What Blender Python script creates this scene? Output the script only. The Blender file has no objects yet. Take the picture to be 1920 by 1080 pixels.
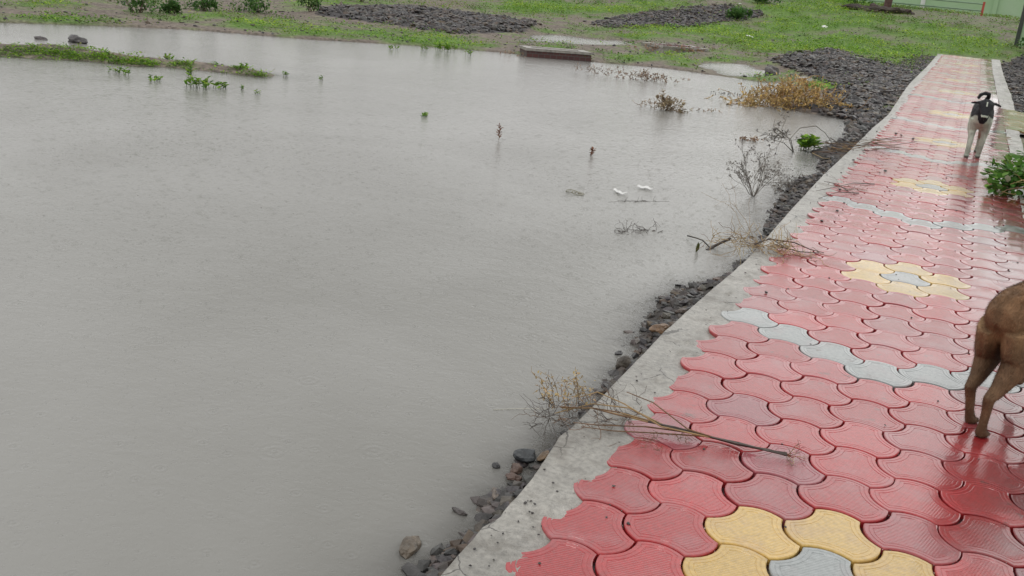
import bpy, bmesh, math, random
import numpy as np
from mathutils import Vector, Matrix, noise as mn
rnd = random.Random(7); rs = np.random.RandomState(11)
S = bpy.context.scene; COL = S.collection
# ------------------------------------------------------------------ camera
CAMH = 1.474
RX = Vector((0.90028, 0.42568, 0.09108)); RY = Vector((-0.21291, 0.24810, 0.94505)); RF = Vector((-0.37969, 0.87020, -0.31399))
FPX = 1800.0                                   # focal length in pixels of a 1920 wide picture
cam = bpy.data.cameras.new('camera'); camo = bpy.data.objects.new('camera', cam); COL.objects.link(camo)
camo.matrix_world = Matrix(((RX.x, RY.x, -RF.x, 0), (RX.y, RY.y, -RF.y, 0), (RX.z, RY.z, -RF.z, CAMH), (0, 0, 0, 1)))
cam.sensor_width = 36; cam.lens = 33.75; cam.clip_start = 0.05; cam.clip_end = 2000
S.camera = camo
# ------------------------------------------------------------------ world and sun (overcast, raining)
W = bpy.data.worlds.new('World'); S.world = W; W.use_nodes = True
nt = W.node_tree; nt.nodes.clear()
def N(nt, typ, **kw):
    n = nt.nodes.new(typ)
    for k, v in kw.items(): setattr(n, k, v)
    return n
SUN_EL, SUN_AZ = math.radians(58), math.radians(200)
sky = N(nt, 'ShaderNodeTexSky', sky_type='NISHITA', sun_disc=False, sun_elevation=SUN_EL, sun_rotation=SUN_AZ, air_density=1.0, dust_density=4.0)
hsv = N(nt, 'ShaderNodeHueSaturation'); hsv.inputs['Saturation'].default_value = 0.12
tc = N(nt, 'ShaderNodeTexCoord'); nz = N(nt, 'ShaderNodeTexNoise'); nz.inputs['Scale'].default_value = 2.3; nz.inputs['Detail'].default_value = 3
mp = N(nt, 'ShaderNodeMapping'); mp.inputs['Scale'].default_value = (1, 1, 2.2)
rmp = N(nt, 'ShaderNodeMapRange'); rmp.inputs['From Min'].default_value = 0.3; rmp.inputs['From Max'].default_value = 0.7; rmp.inputs['To Min'].default_value = 6.4; rmp.inputs['To Max'].default_value = 8.8
cmb = N(nt, 'ShaderNodeMix', data_type='RGBA'); cmb.inputs['Factor'].default_value = 0.88
vm = N(nt, 'ShaderNodeVectorMath', operation='SCALE'); vm.inputs[0].default_value = (1.0, 1.0, 0.985)
bg = N(nt, 'ShaderNodeBackground'); bg.inputs['Strength'].default_value = 0.12
wo = N(nt, 'ShaderNodeOutputWorld')
L = nt.links.new
L(sky.outputs[0], hsv.inputs['Color']); L(tc.outputs['Generated'], mp.inputs['Vector']); L(mp.outputs[0], nz.inputs['Vector'])
L(nz.outputs['Fac'], rmp.inputs['Value']); L(rmp.outputs[0], vm.inputs['Scale'])
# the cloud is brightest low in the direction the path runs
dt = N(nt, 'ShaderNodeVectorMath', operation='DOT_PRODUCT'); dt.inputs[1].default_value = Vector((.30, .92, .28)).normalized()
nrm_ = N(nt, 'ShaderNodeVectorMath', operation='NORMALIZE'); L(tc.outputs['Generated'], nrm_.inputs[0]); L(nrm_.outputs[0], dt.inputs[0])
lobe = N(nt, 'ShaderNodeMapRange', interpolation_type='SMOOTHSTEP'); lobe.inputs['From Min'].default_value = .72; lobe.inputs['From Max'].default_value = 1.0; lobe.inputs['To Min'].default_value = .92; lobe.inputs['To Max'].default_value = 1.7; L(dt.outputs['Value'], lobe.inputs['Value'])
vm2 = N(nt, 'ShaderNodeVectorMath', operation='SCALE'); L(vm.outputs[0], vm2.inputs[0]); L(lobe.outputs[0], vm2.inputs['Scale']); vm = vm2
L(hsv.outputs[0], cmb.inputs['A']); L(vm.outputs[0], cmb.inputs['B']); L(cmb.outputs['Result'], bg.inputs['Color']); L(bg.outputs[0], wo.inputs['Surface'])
sl = bpy.data.lights.new('sun', 'SUN'); sl.energy = 0.6; sl.angle = math.radians(25); sl.color = (1, 0.97, 0.93)
so = bpy.data.objects.new('sun', sl); COL.objects.link(so)
sd = Vector((math.sin(SUN_AZ) * math.cos(SUN_EL), math.cos(SUN_AZ) * math.cos(SUN_EL), math.sin(SUN_EL)))
so.rotation_euler = (-sd).to_track_quat('-Z', 'Y').to_euler(); so.location = (0, 0, 20)
S.view_settings.view_transform = 'Standard'; S.view_settings.look = 'None'; S.view_settings.gamma = 1; S.view_settings.exposure = 0.0
S.render.engine = 'CYCLES'; S.cycles.max_bounces = 6; S.cycles.caustics_reflective = False; S.cycles.caustics_refractive = False
# ------------------------------------------------------------------ helpers
WZ = -0.10                                      # water level; the path's top is 0
def at(px, py, z=WZ):                           # ground point seen at a pixel of the survey photograph
    d = RX * ((px - 960) / FPX) + RY * ((540 - py) / FPX) + RF
    t = (z - CAMH) / d.z
    return Vector((d.x * t, d.y * t, z))
def px_of(X, Y, Z):
    X = np.asarray(X, float); Y = np.asarray(Y, float); Z = np.asarray(Z, float) - CAMH
    u = RX.x * X + RX.y * Y + RX.z * Z; v = RY.x * X + RY.y * Y + RY.z * Z; w = RF.x * X + RF.y * Y + RF.z * Z
    w = np.where(w < 0.05, 0.05, w)
    return 960 + FPX * u / w, 540 - FPX * v / w
def sstep(a, b, x):
    t = np.clip((np.asarray(x, float) - a) / (b - a), 0, 1); return t * t * (3 - 2 * t)
class VN:                                       # cheap smooth value noise
    def __init__(s, seed): s.t = np.random.RandomState(seed).rand(256, 256)
    def one(s, x, y):
        xi = np.floor(x).astype(int); yi = np.floor(y).astype(int); fx = x - xi; fy = y - yi
        fx = fx * fx * (3 - 2 * fx); fy = fy * fy * (3 - 2 * fy); t = s.t
        a = t[xi % 256, yi % 256]; b = t[(xi + 1) % 256, yi % 256]; c = t[xi % 256, (yi + 1) % 256]; d = t[(xi + 1) % 256, (yi + 1) % 256]
        return (a * (1 - fx) + b * fx) * (1 - fy) + (c * (1 - fx) + d * fx) * fy
    def __call__(s, x, y, sc=1, oct=3):
        x = np.asarray(x, float) * sc; y = np.asarray(y, float) * sc; r = 0; a = 1; tot = 0
        for k in range(oct): r = r + a * s.one(x + 17.3 * k, y - 9.1 * k); tot += a; a *= 0.5; x = x * 2.03; y = y * 2.03
        return r / tot
n1, n2, n3, n4 = VN(1), VN(2), VN(3), VN(4)
def in_poly(px, py, poly):
    r = np.zeros(np.shape(px), bool); n = len(poly)
    for k in range(n):
        x1, y1 = poly[k]; x2, y2 = poly[(k + 1) % n]
        if y1 == y2: continue
        c = ((y1 > py) != (y2 > py)) & (px < (x2 - x1) * (py - y1) / (y2 - y1) + x1); r ^= c
    return r
def dist_poly(X, Y, pts):
    best = np.full(np.shape(X), 1e9)
    for k in range(len(pts) - 1):
        ax, ay = pts[k]; bx, by = pts[k + 1]; dx, dy = bx - ax, by - ay; l2 = dx * dx + dy * dy + 1e-12
        t = np.clip(((X - ax) * dx + (Y - ay) * dy) / l2, 0, 1); d = np.hypot(X - ax - t * dx, Y - ay - t * dy); best = np.minimum(best, d)
    return best
# ---- materials
def mat(name, col=(0.5, 0.5, 0.5), rough=0.6, var=0.25, vscale=8.0, bump=0.0, bscale=40.0, attr=None, coat=0.0, coatr=0.1, spec=0.5, col2=None, two=False):
    m = bpy.data.materials.new(name); m.use_nodes = True; t = m.node_tree; b = t.nodes['Principled BSDF']; l = t.links.new
    b.inputs['Roughness'].default_value = rough; b.inputs['Coat Weight'].default_value = coat; b.inputs['Coat Roughness'].default_value = coatr
    b.inputs['Specular IOR Level'].default_value = spec
    tcn = N(t, 'ShaderNodeTexCoord'); nn = N(t, 'ShaderNodeTexNoise'); nn.inputs['Scale'].default_value = vscale; nn.inputs['Detail'].default_value = 5
    l(tcn.outputs['Object'], nn.inputs['Vector'])
    mr = N(t, 'ShaderNodeMapRange'); mr.inputs['From Min'].default_value = 0.3; mr.inputs['From Max'].default_value = 0.7
    l(nn.outputs['Fac'], mr.inputs['Value'])
    if attr:
        a = N(t, 'ShaderNodeAttribute', attribute_name=attr); src = a.outputs['Color']
    else:
        c = N(t, 'ShaderNodeRGB'); c.outputs[0].default_value = (*col, 1); src = c.outputs[0]
    mr.inputs['To Min'].default_value = 1 - var; mr.inputs['To Max'].default_value = 1 + var
    if col2:
        mr.inputs['To Min'].default_value = 0; mr.inputs['To Max'].default_value = 1
        mx = N(t, 'ShaderNodeMix', data_type='RGBA'); l(mr.outputs[0], mx.inputs['Factor']); l(src, mx.inputs['A']); mx.inputs['B'].default_value = (*col2, 1); l(mx.outputs['Result'], b.inputs['Base Color'])
    else:
        v = N(t, 'ShaderNodeVectorMath', operation='SCALE'); l(src, v.inputs[0]); l(mr.outputs[0], v.inputs['Scale']); l(v.outputs[0], b.inputs['Base Color'])
    if bump:
        nb = N(t, 'ShaderNodeTexNoise'); nb.inputs['Scale'].default_value = bscale; nb.inputs['Detail'].default_value = 5; l(tcn.outputs['Object'], nb.inputs['Vector'])
        bp = N(t, 'ShaderNodeBump'); bp.inputs['Strength'].default_value = 1; bp.inputs['Distance'].default_value = bump; l(nb.outputs['Fac'], bp.inputs['Height']); l(bp.outputs[0], b.inputs['Normal'])
    return m
# ---- mesh builder
class MB:
    def __init__(s): s.v = []; s.f = []; s.c = []; s.mi = []; s.n = 0; s.cur = (1, 1, 1); s.m = 0
    def add(s, vs, fs, col=None, m=None):
        vs = [tuple(p) for p in vs]; o = s.n; s.v += vs; s.n += len(vs); c = col if col is not None else s.cur
        s.c += [c] * len(vs)
        for f in fs: s.f.append(tuple(i + o for i in f)); s.mi.append(s.m if m is None else m)
    def tube(s, pts, r0, r1=None, sides=5, col=None, m=None):
        pts = [Vector(p) for p in pts]; n = len(pts); r1 = r0 if r1 is None else r1; vs = []; fs = []; u = None
        for k, p in enumerate(pts):
            t = (pts[min(k + 1, n - 1)] - pts[max(k - 1, 0)])
            t = t.normalized() if t.length > 1e-9 else Vector((0, 0, 1))
            if u is None: u = t.orthogonal().normalized()
            u = (u - t * u.dot(t)); u = u.normalized() if u.length > 1e-6 else t.orthogonal().normalized(); w = t.cross(u)
            r = r0 + (r1 - r0) * k / max(n - 1, 1)
            for a in range(sides): q = 2 * math.pi * a / sides; vs.append(p + (u * math.cos(q) + w * math.sin(q)) * r)
        for k in range(n - 1):
            for a in range(sides): fs.append((k * sides + a, k * sides + (a + 1) % sides, (k + 1) * sides + (a + 1) % sides, (k + 1) * sides + a))
        fs.append(tuple(range(sides))[::-1]); fs.append(tuple((n - 1) * sides + a for a in range(sides)))
        s.add(vs, fs, col, m)
    def leaf(s, p, d, up, ln, wd, col=None, m=None, curl=0.15):
        p = Vector(p); d = Vector(d).normalized(); sd_ = d.cross(Vector(up)); sd_ = sd_.normalized() if sd_.length > 1e-6 else d.orthogonal(); nn = sd_.cross(d)
        vs = [p, p + d * ln * .35 + sd_ * wd * .5 + nn * curl * ln, p + d * ln * .72 + sd_ * wd * .42 + nn * curl * ln, p + d * ln, p + d * ln * .72 - sd_ * wd * .42 + nn * curl * ln, p + d * ln * .35 - sd_ * wd * .5 + nn * curl * ln, p + d * ln * .5]
        s.add(vs, [(0, 1, 6), (1, 2, 6), (2, 3, 6), (3, 4, 6), (4, 5, 6), (5, 0, 6)], col, m)
    def box(s, lo, hi, col=None, m=None, jit=0):
        x0, y0, z0 = lo; x1, y1, z1 = hi; j = lambda: rnd.uniform(-jit, jit)
        vs = [(x + j(), y + j(), z + j()) for z in (z0, z1) for x, y in ((x0, y0), (x1, y0), (x1, y1), (x0, y1))]
        s.add(vs, [(3, 2, 1, 0), (4, 5, 6, 7), (0, 1, 5, 4), (1, 2, 6, 5), (2, 3, 7, 6), (3, 0, 4, 7)], col, m)
    def rock(s, p, sx, sy, sz, col=None, sub=1, m=None, rough=0.28):
        tv, tf = ICO[sub]; a = rnd.uniform(0, 6.28); ca, sa = math.cos(a), math.sin(a); tilt = rnd.uniform(-.4, .4); ct, st = math.cos(tilt), math.sin(tilt); k = rnd.uniform(0, 99); vs = []
        for q in tv:
            w = 1 + rough * 2 * (mn.noise(q * 1.1 + Vector((k, k * .7, 0)))) + rough * .6 * mn.noise(q * 2.7 + Vector((0, k, k)))
            x, y, z = q.x * sx * w, q.y * sy * w, q.z * sz * w
            y, z = y * ct - z * st, y * st + z * ct
            vs.append((p[0] + x * ca - y * sa, p[1] + x * sa + y * ca, p[2] + z))
        s.add(vs, tf, col, m)
    def build(s, name, mats, parent=None, smooth=False, loc=None):
        me = bpy.data.meshes.new(name)
        v = s.v
        if loc is not None: v = [(a - loc[0], b - loc[1], c - loc[2]) for a, b, c in v]
        me.from_pydata(v, [], s.f)
        for mm in (mats if isinstance(mats, (list, tuple)) else [mats]): me.materials.append(mm)
        ca = me.color_attributes.new('Col', 'FLOAT_COLOR', 'POINT')
        arr = np.ones((s.n, 4), np.float32); arr[:, :3] = np.array(s.c, np.float32).reshape(-1, 3); ca.data.foreach_set('color', arr.ravel())
        me.polygons.foreach_set('material_index', s.mi); me.polygons.foreach_set('use_smooth', [smooth] * len(s.f))
        me.update(); o = bpy.data.objects.new(name, me); COL.objects.link(o)
        if parent is not None: o.parent = parent
        if loc is not None and parent is None: o.location = loc
        return o
ICO = {}
for sub in (1, 2, 3):
    bm = bmesh.new(); bmesh.ops.create_icosphere(bm, subdivisions=sub, radius=1); ICO[sub] = ([v.co.copy() for v in bm.verts], [tuple(v.index for v in f.verts) for f in bm.faces]); bm.free()
def tag(o, label=None, cat=None, group=None, kind=None):
    if label: o['label'] = label
    if cat: o['category'] = cat
    if group: o['group'] = group
    if kind: o['kind'] = kind
    return o
def empty(name, loc, label, cat, group=None):
    o = bpy.data.objects.new(name, None); o.empty_display_size = 0.1; COL.objects.link(o); o.location = loc; tag(o, label, cat, group); return o
def copy_tree(o, loc, rz, label=None, scale=1):
    c = o.copy(); COL.objects.link(c); c.location = loc; c.rotation_euler = (0, 0, rz); c.scale = (scale,) * 3
    if label: c['label'] = label
    for ch in list(o.children):
        d = ch.copy(); COL.objects.link(d); d.parent = c
        for g in ch.children: e = g.copy(); COL.objects.link(e); e.parent = d
    return c
def jitc(c, a=0.15): k = 1 + rnd.uniform(-a, a); return (c[0] * k, c[1] * k * (1 + rnd.uniform(-a, a) * .3), c[2] * k)
# ------------------------------------------------------------------ terrain
KERB = [(-3, -.95), (1.86, -.941), (2.13, -.95), (2.2, -.93), (2.24, -.936), (2.47, -.946), (2.77, -.981), (2.85, -.974), (3.17, -.973), (3.96, -.983), (4.46, -.972), (5.1, -.947), (5.5, -.932), (6.2, -.941), (7.06, -.953), (8.9, -.967), (10.9, -.941), (12.9, -.935), (14.8, -.897), (20.3, -.95), (33, -.96)]
ky = [k[0] for k in KERB]; kx = [k[1] for k in KERB]
def kerb_x(Y): return np.interp(Y, ky, kx) + 0.006 * (n2(Y, 0 * np.asarray(Y, float), 9) - .5)
SH = [(1.0, -.99), (1.97, -1.03), (2.24, -.99), (2.45, -1.0), (2.73, -1.02), (2.98, -1.03), (3.39, -1.0), (3.62, -1.02), (3.9, -1.03), (4.02, -1.09), (4.36, -1.16), (4.7, -1.18), (5.04, -1.12), (5.4, -.97), (5.72, -.95), (6.0, -.93), (6.57, -1.02), (7.0, -1.03), (7.34, -1.1), (7.67, -1.12), (8.3, -1.18), (9.02, -1.18), (9.3, -1.0), (9.81, -1.12), (10.32, -1.17), (10.8, -1.35), (11.97, -1.19), (13.19, -1.17), (14.33, -1.37)]
sy_ = [k[0] for k in SH]; sx_ = [k[1] for k in SH]
def shore_x(Y): return np.interp(Y, sy_, sx_)
FAR = [(-60, 2), (-22, 7), (-16, 9.2), (-14.5, 10.6), (-13.8, 12.3), (-12.95, 13.83), (-11.3, 14.94), (-9.9, 16.46), (-8.4, 17.58), (-6.76, 18.07), (-5.37, 18.88), (-3.54, 18.68), (-2.68, 17.73), (-2.94, 15.98), (-2.56, 15.06), (-1.83, 14.43), (-1.37, 14.33)]
POND = FAR + [(0.5, 14.33), (0.5, -60), (-60, -60)]
ISLET = [(-11.6, 8.0), (-10.9, 8.75), (-10.4, 9.2), (-9.7, 9.45), (-9.0, 9.9), (-8.2, 10.0)]
ISLW = [.6, .62, .52, .42, .32, .2]
DEP = [(1040, 62, 120, 13), (1150, 72, 90, 8), (1370, 118, 60, 9), (1330, 74, 70, 5), (1410, 132, 60, 8), (1450, 160, 50, 8), (1240, 92, 40, 6)]   # wet hollows (survey pixels)
PILES = [([(600, 12), (760, 12), (905, 28), (1010, 42), (980, 60), (870, 64), (720, 44), (595, 28)], .10), ([(1110, 42), (1180, 28), (1350, 8), (1425, 22), (1430, 30), (1300, 48), (1140, 52)], .06),
         ([(1440, 112), (1490, 104), (1560, 92), (1640, 118), (1720, 135), (1650, 205), (1600, 265), (1590, 225), (1530, 215), (1570, 160)], .16), ([(1880, 120), (1930, 100), (1960, 212), (1899, 214)], .08)]
def path_z(Y): return 0.12 * sstep(14, 20, Y) + 0.10 * sstep(26, 36, Y)
def terrain(X, Y):
    X = np.asarray(X, float); Y = np.asarray(Y, float)
    d = dist_poly(X, Y, FAR); inside = in_poly(X, Y, POND)
    nse = n1(X, Y, .9) - .5; fin = n2(X, Y, 5.0) - .5
    land = WZ + 0.025 + 0.014 * np.minimum(d, 12) + .07 * nse * np.minimum(d * .7, 1) + .035 * fin
    land = land + 1.30 * sstep(30, 50, Y) * sstep(-26, -10, X)
    P, Q = px_of(X, Y, land)
    for cx, cy, rx, ry in DEP: land = land - .15 * np.exp(-(((P - cx) / rx) ** 2 + ((Q - cy) / ry) ** 2) * 1.2) * (Y < 30)
    for poly, h in PILES:
        m = sum(in_poly(P + a_ * 14, Q + b_ * 6, poly) * 1.0 for a_, b_ in ((0, 0), (1, 0), (-1, 0), (0, 1), (0, -1), (2, 1), (-2, -1), (1, -1), (-1, 1))) / 9; land = land + h * .8 * m * sstep(.1, 1.6, d) * (.5 + n3(X, Y, 1.3))
    bed = WZ - .02 - .07 * np.minimum(d, 3.5) + .02 * fin
    z = np.where(inside, bed, land)
    # bank of rubble along the kerb
    sx = shore_x(Y) + .05 * (n3(X * 0, Y, 4) - .5); bank = WZ + np.where(X > sx, (X - sx) * .45, (X - sx) * .28) + .03 * (n4(X, Y, 9) - .5)
    bank = np.minimum(bank, -.045 - .25 * np.maximum(X + 1.0, 0)); z = np.where((Y < 14.4) & inside, np.maximum(z, bank), z)
    # islet
    bi = np.full(X.shape, -9.0)
    for k in range(len(ISLET) - 1):
        ax, ay = ISLET[k]; bx, by = ISLET[k + 1]; dx, dy = bx - ax, by - ay; t = np.clip(((X - ax) * dx + (Y - ay) * dy) / (dx * dx + dy * dy), 0, 1)
        dd = np.hypot(X - ax - t * dx, Y - ay - t * dy); w = ISLW[k] + (ISLW[k + 1] - ISLW[k]) * t
        bi = np.maximum(bi, WZ + .09 * (1 - dd / (w * .75)) * w * 1.6 + .012 + .05 * (n3(X, Y, 3.) - .5))
    z = np.where(inside, np.maximum(z, bi), z)
    # right side of the path
    rt = path_z(Y) - .06 + .05 * (n3(X, Y, 2.5) - .5) - .02 * np.minimum(np.maximum(X - 1, 0), 3)
    z = np.where(X > .3, np.maximum(rt, z) if False else rt * (1 - sstep(31, 37, Y)) + z * sstep(31, 37, Y), z)
    near = np.exp(-np.maximum(-X - .95, 0) * 1.2) * (Y > 14.5) * (1 - sstep(31, 37, Y))
    z = np.where((X < .3) & (Y > 14.3), z * (1 - near) + near * (path_z(Y) - .05 + .03 * fin), z)
    z = np.where((X > -.9) & (X < .74) & (Y < 33.4), path_z(Y) - .09, z)
    return z
def grid_mesh(name, xs, ys, zf, m, cf=None, attr=None):
    X, Y = np.meshgrid(xs, ys, indexing='ij'); Z = zf(X, Y); nx, ny = X.shape
    me = bpy.data.meshes.new(name); me.vertices.add(nx * ny); me.vertices.foreach_set('co', np.stack([X, Y, Z], -1).reshape(-1).astype(np.float32))
    i = np.arange(nx - 1)[:, None] * ny + np.arange(ny - 1)[None]; q = np.stack([i, i + ny, i + ny + 1, i + 1], -1).reshape(-1, 4)
    nf = len(q); me.loops.add(nf * 4); me.loops.foreach_set('vertex_index', q.reshape(-1)); me.polygons.add(nf); me.polygons.foreach_set('loop_start', np.arange(nf) * 4); me.polygons.foreach_set('loop_total', np.full(nf, 4))
    me.polygons.foreach_set('use_smooth', np.ones(nf, bool)); me.update()
    if cf is not None:
        c = cf(X, Y, Z).reshape(-1, 3); a = me.color_attributes.new('Col', 'FLOAT_COLOR', 'POINT'); arr = np.ones((nx * ny, 4), np.float32); arr[:, :3] = c; a.data.foreach_set('color', arr.ravel())
    me.materials.append(m); o = bpy.data.objects.new(name, me); COL.objects.link(o); return o
def steps(*seg):
    r = []
    for a, b, d in seg: r += list(np.arange(a, b, d))
    return np.array(r + [seg[-1][1]])
# green cover mask (survey pixels): bright low weeds
GREEN = [(70, 38, 110, 10, .8), (150, 36, 60, 9, .6), (95, 10, 80, 8, .7), (370, 32, 60, 9, .7), (480, 45, 80, 11, 1), (600, 58, 90, 11, 1), (700, 64, 80, 11, 1), (800, 78, 90, 12, 1), (870, 86, 60, 8, .8), (640, 3, 90, 8, .8), (560, 8, 40, 10, .8),
         (1010, 14, 110, 13, 1.1), (1150, 18, 90, 9, .9), (1230, 8, 80, 8, .8), (905, 47, 22, 6, .9), (1230, 52, 90, 8, .9), (1330, 56, 90, 10, 1), (1200, 68, 100, 9, .7), (1400, 70, 90, 14, 1), (1500, 45, 90, 22, 1), (1580, 85, 90, 26, 1), (1600, 40, 80, 22, .7), (1480, 88, 100, 12, 1), (1230, 107, 90, 8, .9),
         (1330, 118, 90, 9, 1), (1400, 140, 60, 9, 1), (1450, 148, 40, 8, .9), (1545, 160, 50, 9, 1), (1100, 100, 60, 7, .5), (1680, 100, 60, 22, .9), (1740, 60, 80, 20, .8), (1540, 10, 130, 10, .8), (1040, 88, 60, 5, .6), (1500, 20, 150, 12, .8), (1300, 25, 200, 14, .45), (1800, 90, 120, 25, .8)]
def green(P, Q):
    g = np.zeros(np.shape(P))
    for cx, cy, rx, ry, s in GREEN: g = np.maximum(g, s * np.exp(-(((P - cx) / rx) ** 2 + ((Q - cy) / ry) ** 2) ** 1.5))
    return g
BARE = [([(0, 20), (330, 30), (330, 48), (200, 45), (0, 34)], 1)]
def ground_col(X, Y, Z):
    P, Q = px_of(X, Y, Z); g = green(P, Q); k = n1(X, Y, 2.1); k2 = n4(X, Y, 7)
    mud = np.stack([.15 + .12 * k2, .125 + .10 * k2, .105 + .085 * k2], -1) * (.75 + .5 * k[..., None])
    grn = np.stack([.09 + .07 * k2, .17 + .11 * k2, .03 + .02 * k], -1)
    w = np.clip(g * 1.2 + (k - .5) * 2.4 + .12 * (Y > 22) * (X > -14) + .15 * (Y > 33), 0, 1)[..., None]
    w = w * sstep(.0, .04, Z - WZ)[..., None]
    c = mud * (1 - w) + grn * w
    for poly, h in PILES: mk = in_poly(P, Q, poly)[..., None]; c = np.where(mk, np.array([.075, .07, .072]) * (.7 + .6 * k2[..., None]), c)
    bank = ((Y < 14.5) & (X > -1.7) & (X < -.8))[..., None]; c = np.where(bank, np.array([.07, .062, .058]) * (.6 + .8 * k2[..., None]), c)
    und = (Z < WZ)[..., None]; c = np.where(und & ~bank, mud * .8, c)
    return c
m_ground = mat('wet_soil', attr='Col', rough=0.75, var=.4, vscale=14, bump=.03, bscale=18, spec=.25)
xs = steps((-400, -60, 20), (-60, -18, .8), (-18, -2.2, .09), (-2.2, -.85, .03), (-.85, .8, .3), (.8, 3, .08), (3, 12, .6), (12, 200, 20))
ys = steps((-40, 0, 4), (0, 1.2, .3), (1.2, 12, .06), (12, 32, .1), (32, 60, .4), (60, 160, 4), (160, 900, 40))
ground = grid_mesh('ground', xs, ys, terrain, m_ground, ground_col); tag(ground, kind='structure')
# ------------------------------------------------------------------ water
def water_mat():
    m = bpy.data.materials.new('muddy_water'); m.use_nodes = True; t = m.node_tree; l = t.links.new; b = t.nodes['Principled BSDF']; out = t.nodes['Material Output']
    geo = N(t, 'ShaderNodeNewGeometry'); pos = geo.outputs['Position']
    nn = N(t, 'ShaderNodeTexNoise'); nn.inputs['Scale'].default_value = .38; nn.inputs['Detail'].default_value = 6; nn.inputs['Distortion'].default_value = .6; l(pos, nn.inputs['Vector'])
    cr = N(t, 'ShaderNodeValToRGB'); cr.color_ramp.elements[0].position = .35; cr.color_ramp.elements[0].color = (.25, .245, .228, 1); cr.color_ramp.elements[1].position = .68; cr.color_ramp.elements[1].color = (.335, .33, .315, 1)
    l(nn.outputs['Fac'], cr.inputs['Fac']); l(cr.outputs[0], b.inputs['Base Color'])
    b.inputs['Roughness'].default_value = .15; b.inputs['IOR'].default_value = 1.30
    # small wind ripples, stretched across the wind
    def wave(scale, st, dist, amp, rot=0.0):
        mpn = N(t, 'ShaderNodeMapping'); mpn.inputs['Scale'].default_value = st; mpn.inputs['Rotation'].default_value = (0, 0, rot); l(pos, mpn.inputs['Vector'])
        w = N(t, 'ShaderNodeTexNoise'); w.inputs['Scale'].default_value = scale; w.inputs['Detail'].default_value = 3; w.inputs['Distortion'].default_value = dist; l(mpn.outputs[0], w.inputs['Vector'])
        mu = N(t, 'ShaderNodeMath', operation='MULTIPLY'); l(w.outputs['Fac'], mu.inputs[0]); mu.inputs[1].default_value = amp; return mu.outputs[0]
    def addn(a, b_):
        ad = N(t, 'ShaderNodeMath', operation='ADD'); l(a, ad.inputs[0]); l(b_, ad.inputs[1]); return ad.outputs[0]
    h = addn(wave(10, (.9, 1.25, 1), .8, .0055, .2), wave(40, (1, 1.3, 1), .4, .0030)); h = addn(h, wave(2.6, (.8, 1.2, 1), .5, .006, .2))
    def rings(scale, k, thr, amp, seed):
        mpn = N(t, 'ShaderNodeMapping'); mpn.inputs['Location'].default_value = (seed, seed * 1.7, 0); mpn.inputs['Scale'].default_value = (1, 1, 0); l(pos, mpn.inputs['Vector'])
        v = N(t, 'ShaderNodeTexVoronoi', voronoi_dimensions='2D'); v.inputs['Scale'].default_value = scale; l(mpn.outputs[0], v.inputs['Vector'])
        s1 = N(t, 'ShaderNodeMath', operation='MULTIPLY'); l(v.outputs['Distance'], s1.inputs[0]); s1.inputs[1].default_value = k
        sn = N(t, 'ShaderNodeMath', operation='COSINE'); l(s1.outputs[0], sn.inputs[0])
        fo = N(t, 'ShaderNodeMapRange'); fo.inputs['From Min'].default_value = 0; fo.inputs['From Max'].default_value = .33; fo.inputs['To Min'].default_value = 1; fo.inputs['To Max'].default_value = 0; l(v.outputs['Distance'], fo.inputs['Value'])
        sp = N(t, 'ShaderNodeSeparateColor'); l(v.outputs['Color'], sp.inputs[0]); g = N(t, 'ShaderNodeMath', operation='GREATER_THAN'); l(sp.outputs[0], g.inputs[0]); g.inputs[1].default_value = thr
        a = N(t, 'ShaderNodeMath', operation='MULTIPLY'); l(sn.outputs[0], a.inputs[0]); l(fo.outputs[0], a.inputs[1]); c = N(t, 'ShaderNodeMath', operation='MULTIPLY'); l(a.outputs[0], c.inputs[0]); l(g.outputs[0], c.inputs[1])
        d = N(t, 'ShaderNodeMath', operation='MULTIPLY'); l(c.outputs[0], d.inputs[0]); d.inputs[1].default_value = amp; return d.outputs[0]
    h = addn(h, rings(4, 52, .80, .0015, 3)); h = addn(h, rings(9, 34, .66, .0014, 9)); h = addn(h, rings(21, 22, .5, .0010, 5)); h = addn(h, rings(33, 14, .4, .0007, 15))
    bp = N(t, 'ShaderNodeBump'); bp.inputs['Strength'].default_value = .85; bp.inputs['Distance'].default_value = 1; l(h, bp.inputs['Height']); l(bp.outputs[0], b.inputs['Normal'])
    # murk: how much of the bottom shows through depends on the depth of water (attribute)
    at_ = N(t, 'ShaderNodeAttribute', attribute_name='Col'); sp = N(t, 'ShaderNodeSeparateColor'); l(at_.outputs['Color'], sp.inputs[0])
    gl = N(t, 'ShaderNodeBsdfGlass'); gl.inputs['IOR'].default_value = 1.33; gl.inputs['Roughness'].default_value = .02; l(bp.outputs[0], gl.inputs['Normal'])
    tr = N(t, 'ShaderNodeBsdfTransparent'); tr.inputs['Color'].default_value = (.9, .89, .85, 1)
    gs = N(t, 'ShaderNodeBsdfGlossy'); gs.inputs['Roughness'].default_value = .08; l(bp.outputs[0], gs.inputs['Normal']); fr = N(t, 'ShaderNodeFresnel'); fr.inputs['IOR'].default_value = 1.33; l(bp.outputs[0], fr.inputs['Normal'])
    clear = N(t, 'ShaderNodeMixShader'); l(fr.outputs[0], clear.inputs[0]); l(tr.outputs[0], clear.inputs[1]); l(gs.outputs[0], clear.inputs[2])
    mx = N(t, 'ShaderNodeMixShader'); l(sp.outputs[0], mx.inputs[0]); l(clear.outputs[0], mx.inputs[1]); l(b.outputs[0], mx.inputs[2]); l(mx.outputs[0], out.inputs['Surface'])
    return m
def depth_col(X, Y, Z):
    dpt = np.maximum(WZ - terrain(X, Y), 0); o = 1 - np.exp(-dpt * 42); o = np.clip(o, .15, 1); return np.stack([o, o, o], -1)
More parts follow.
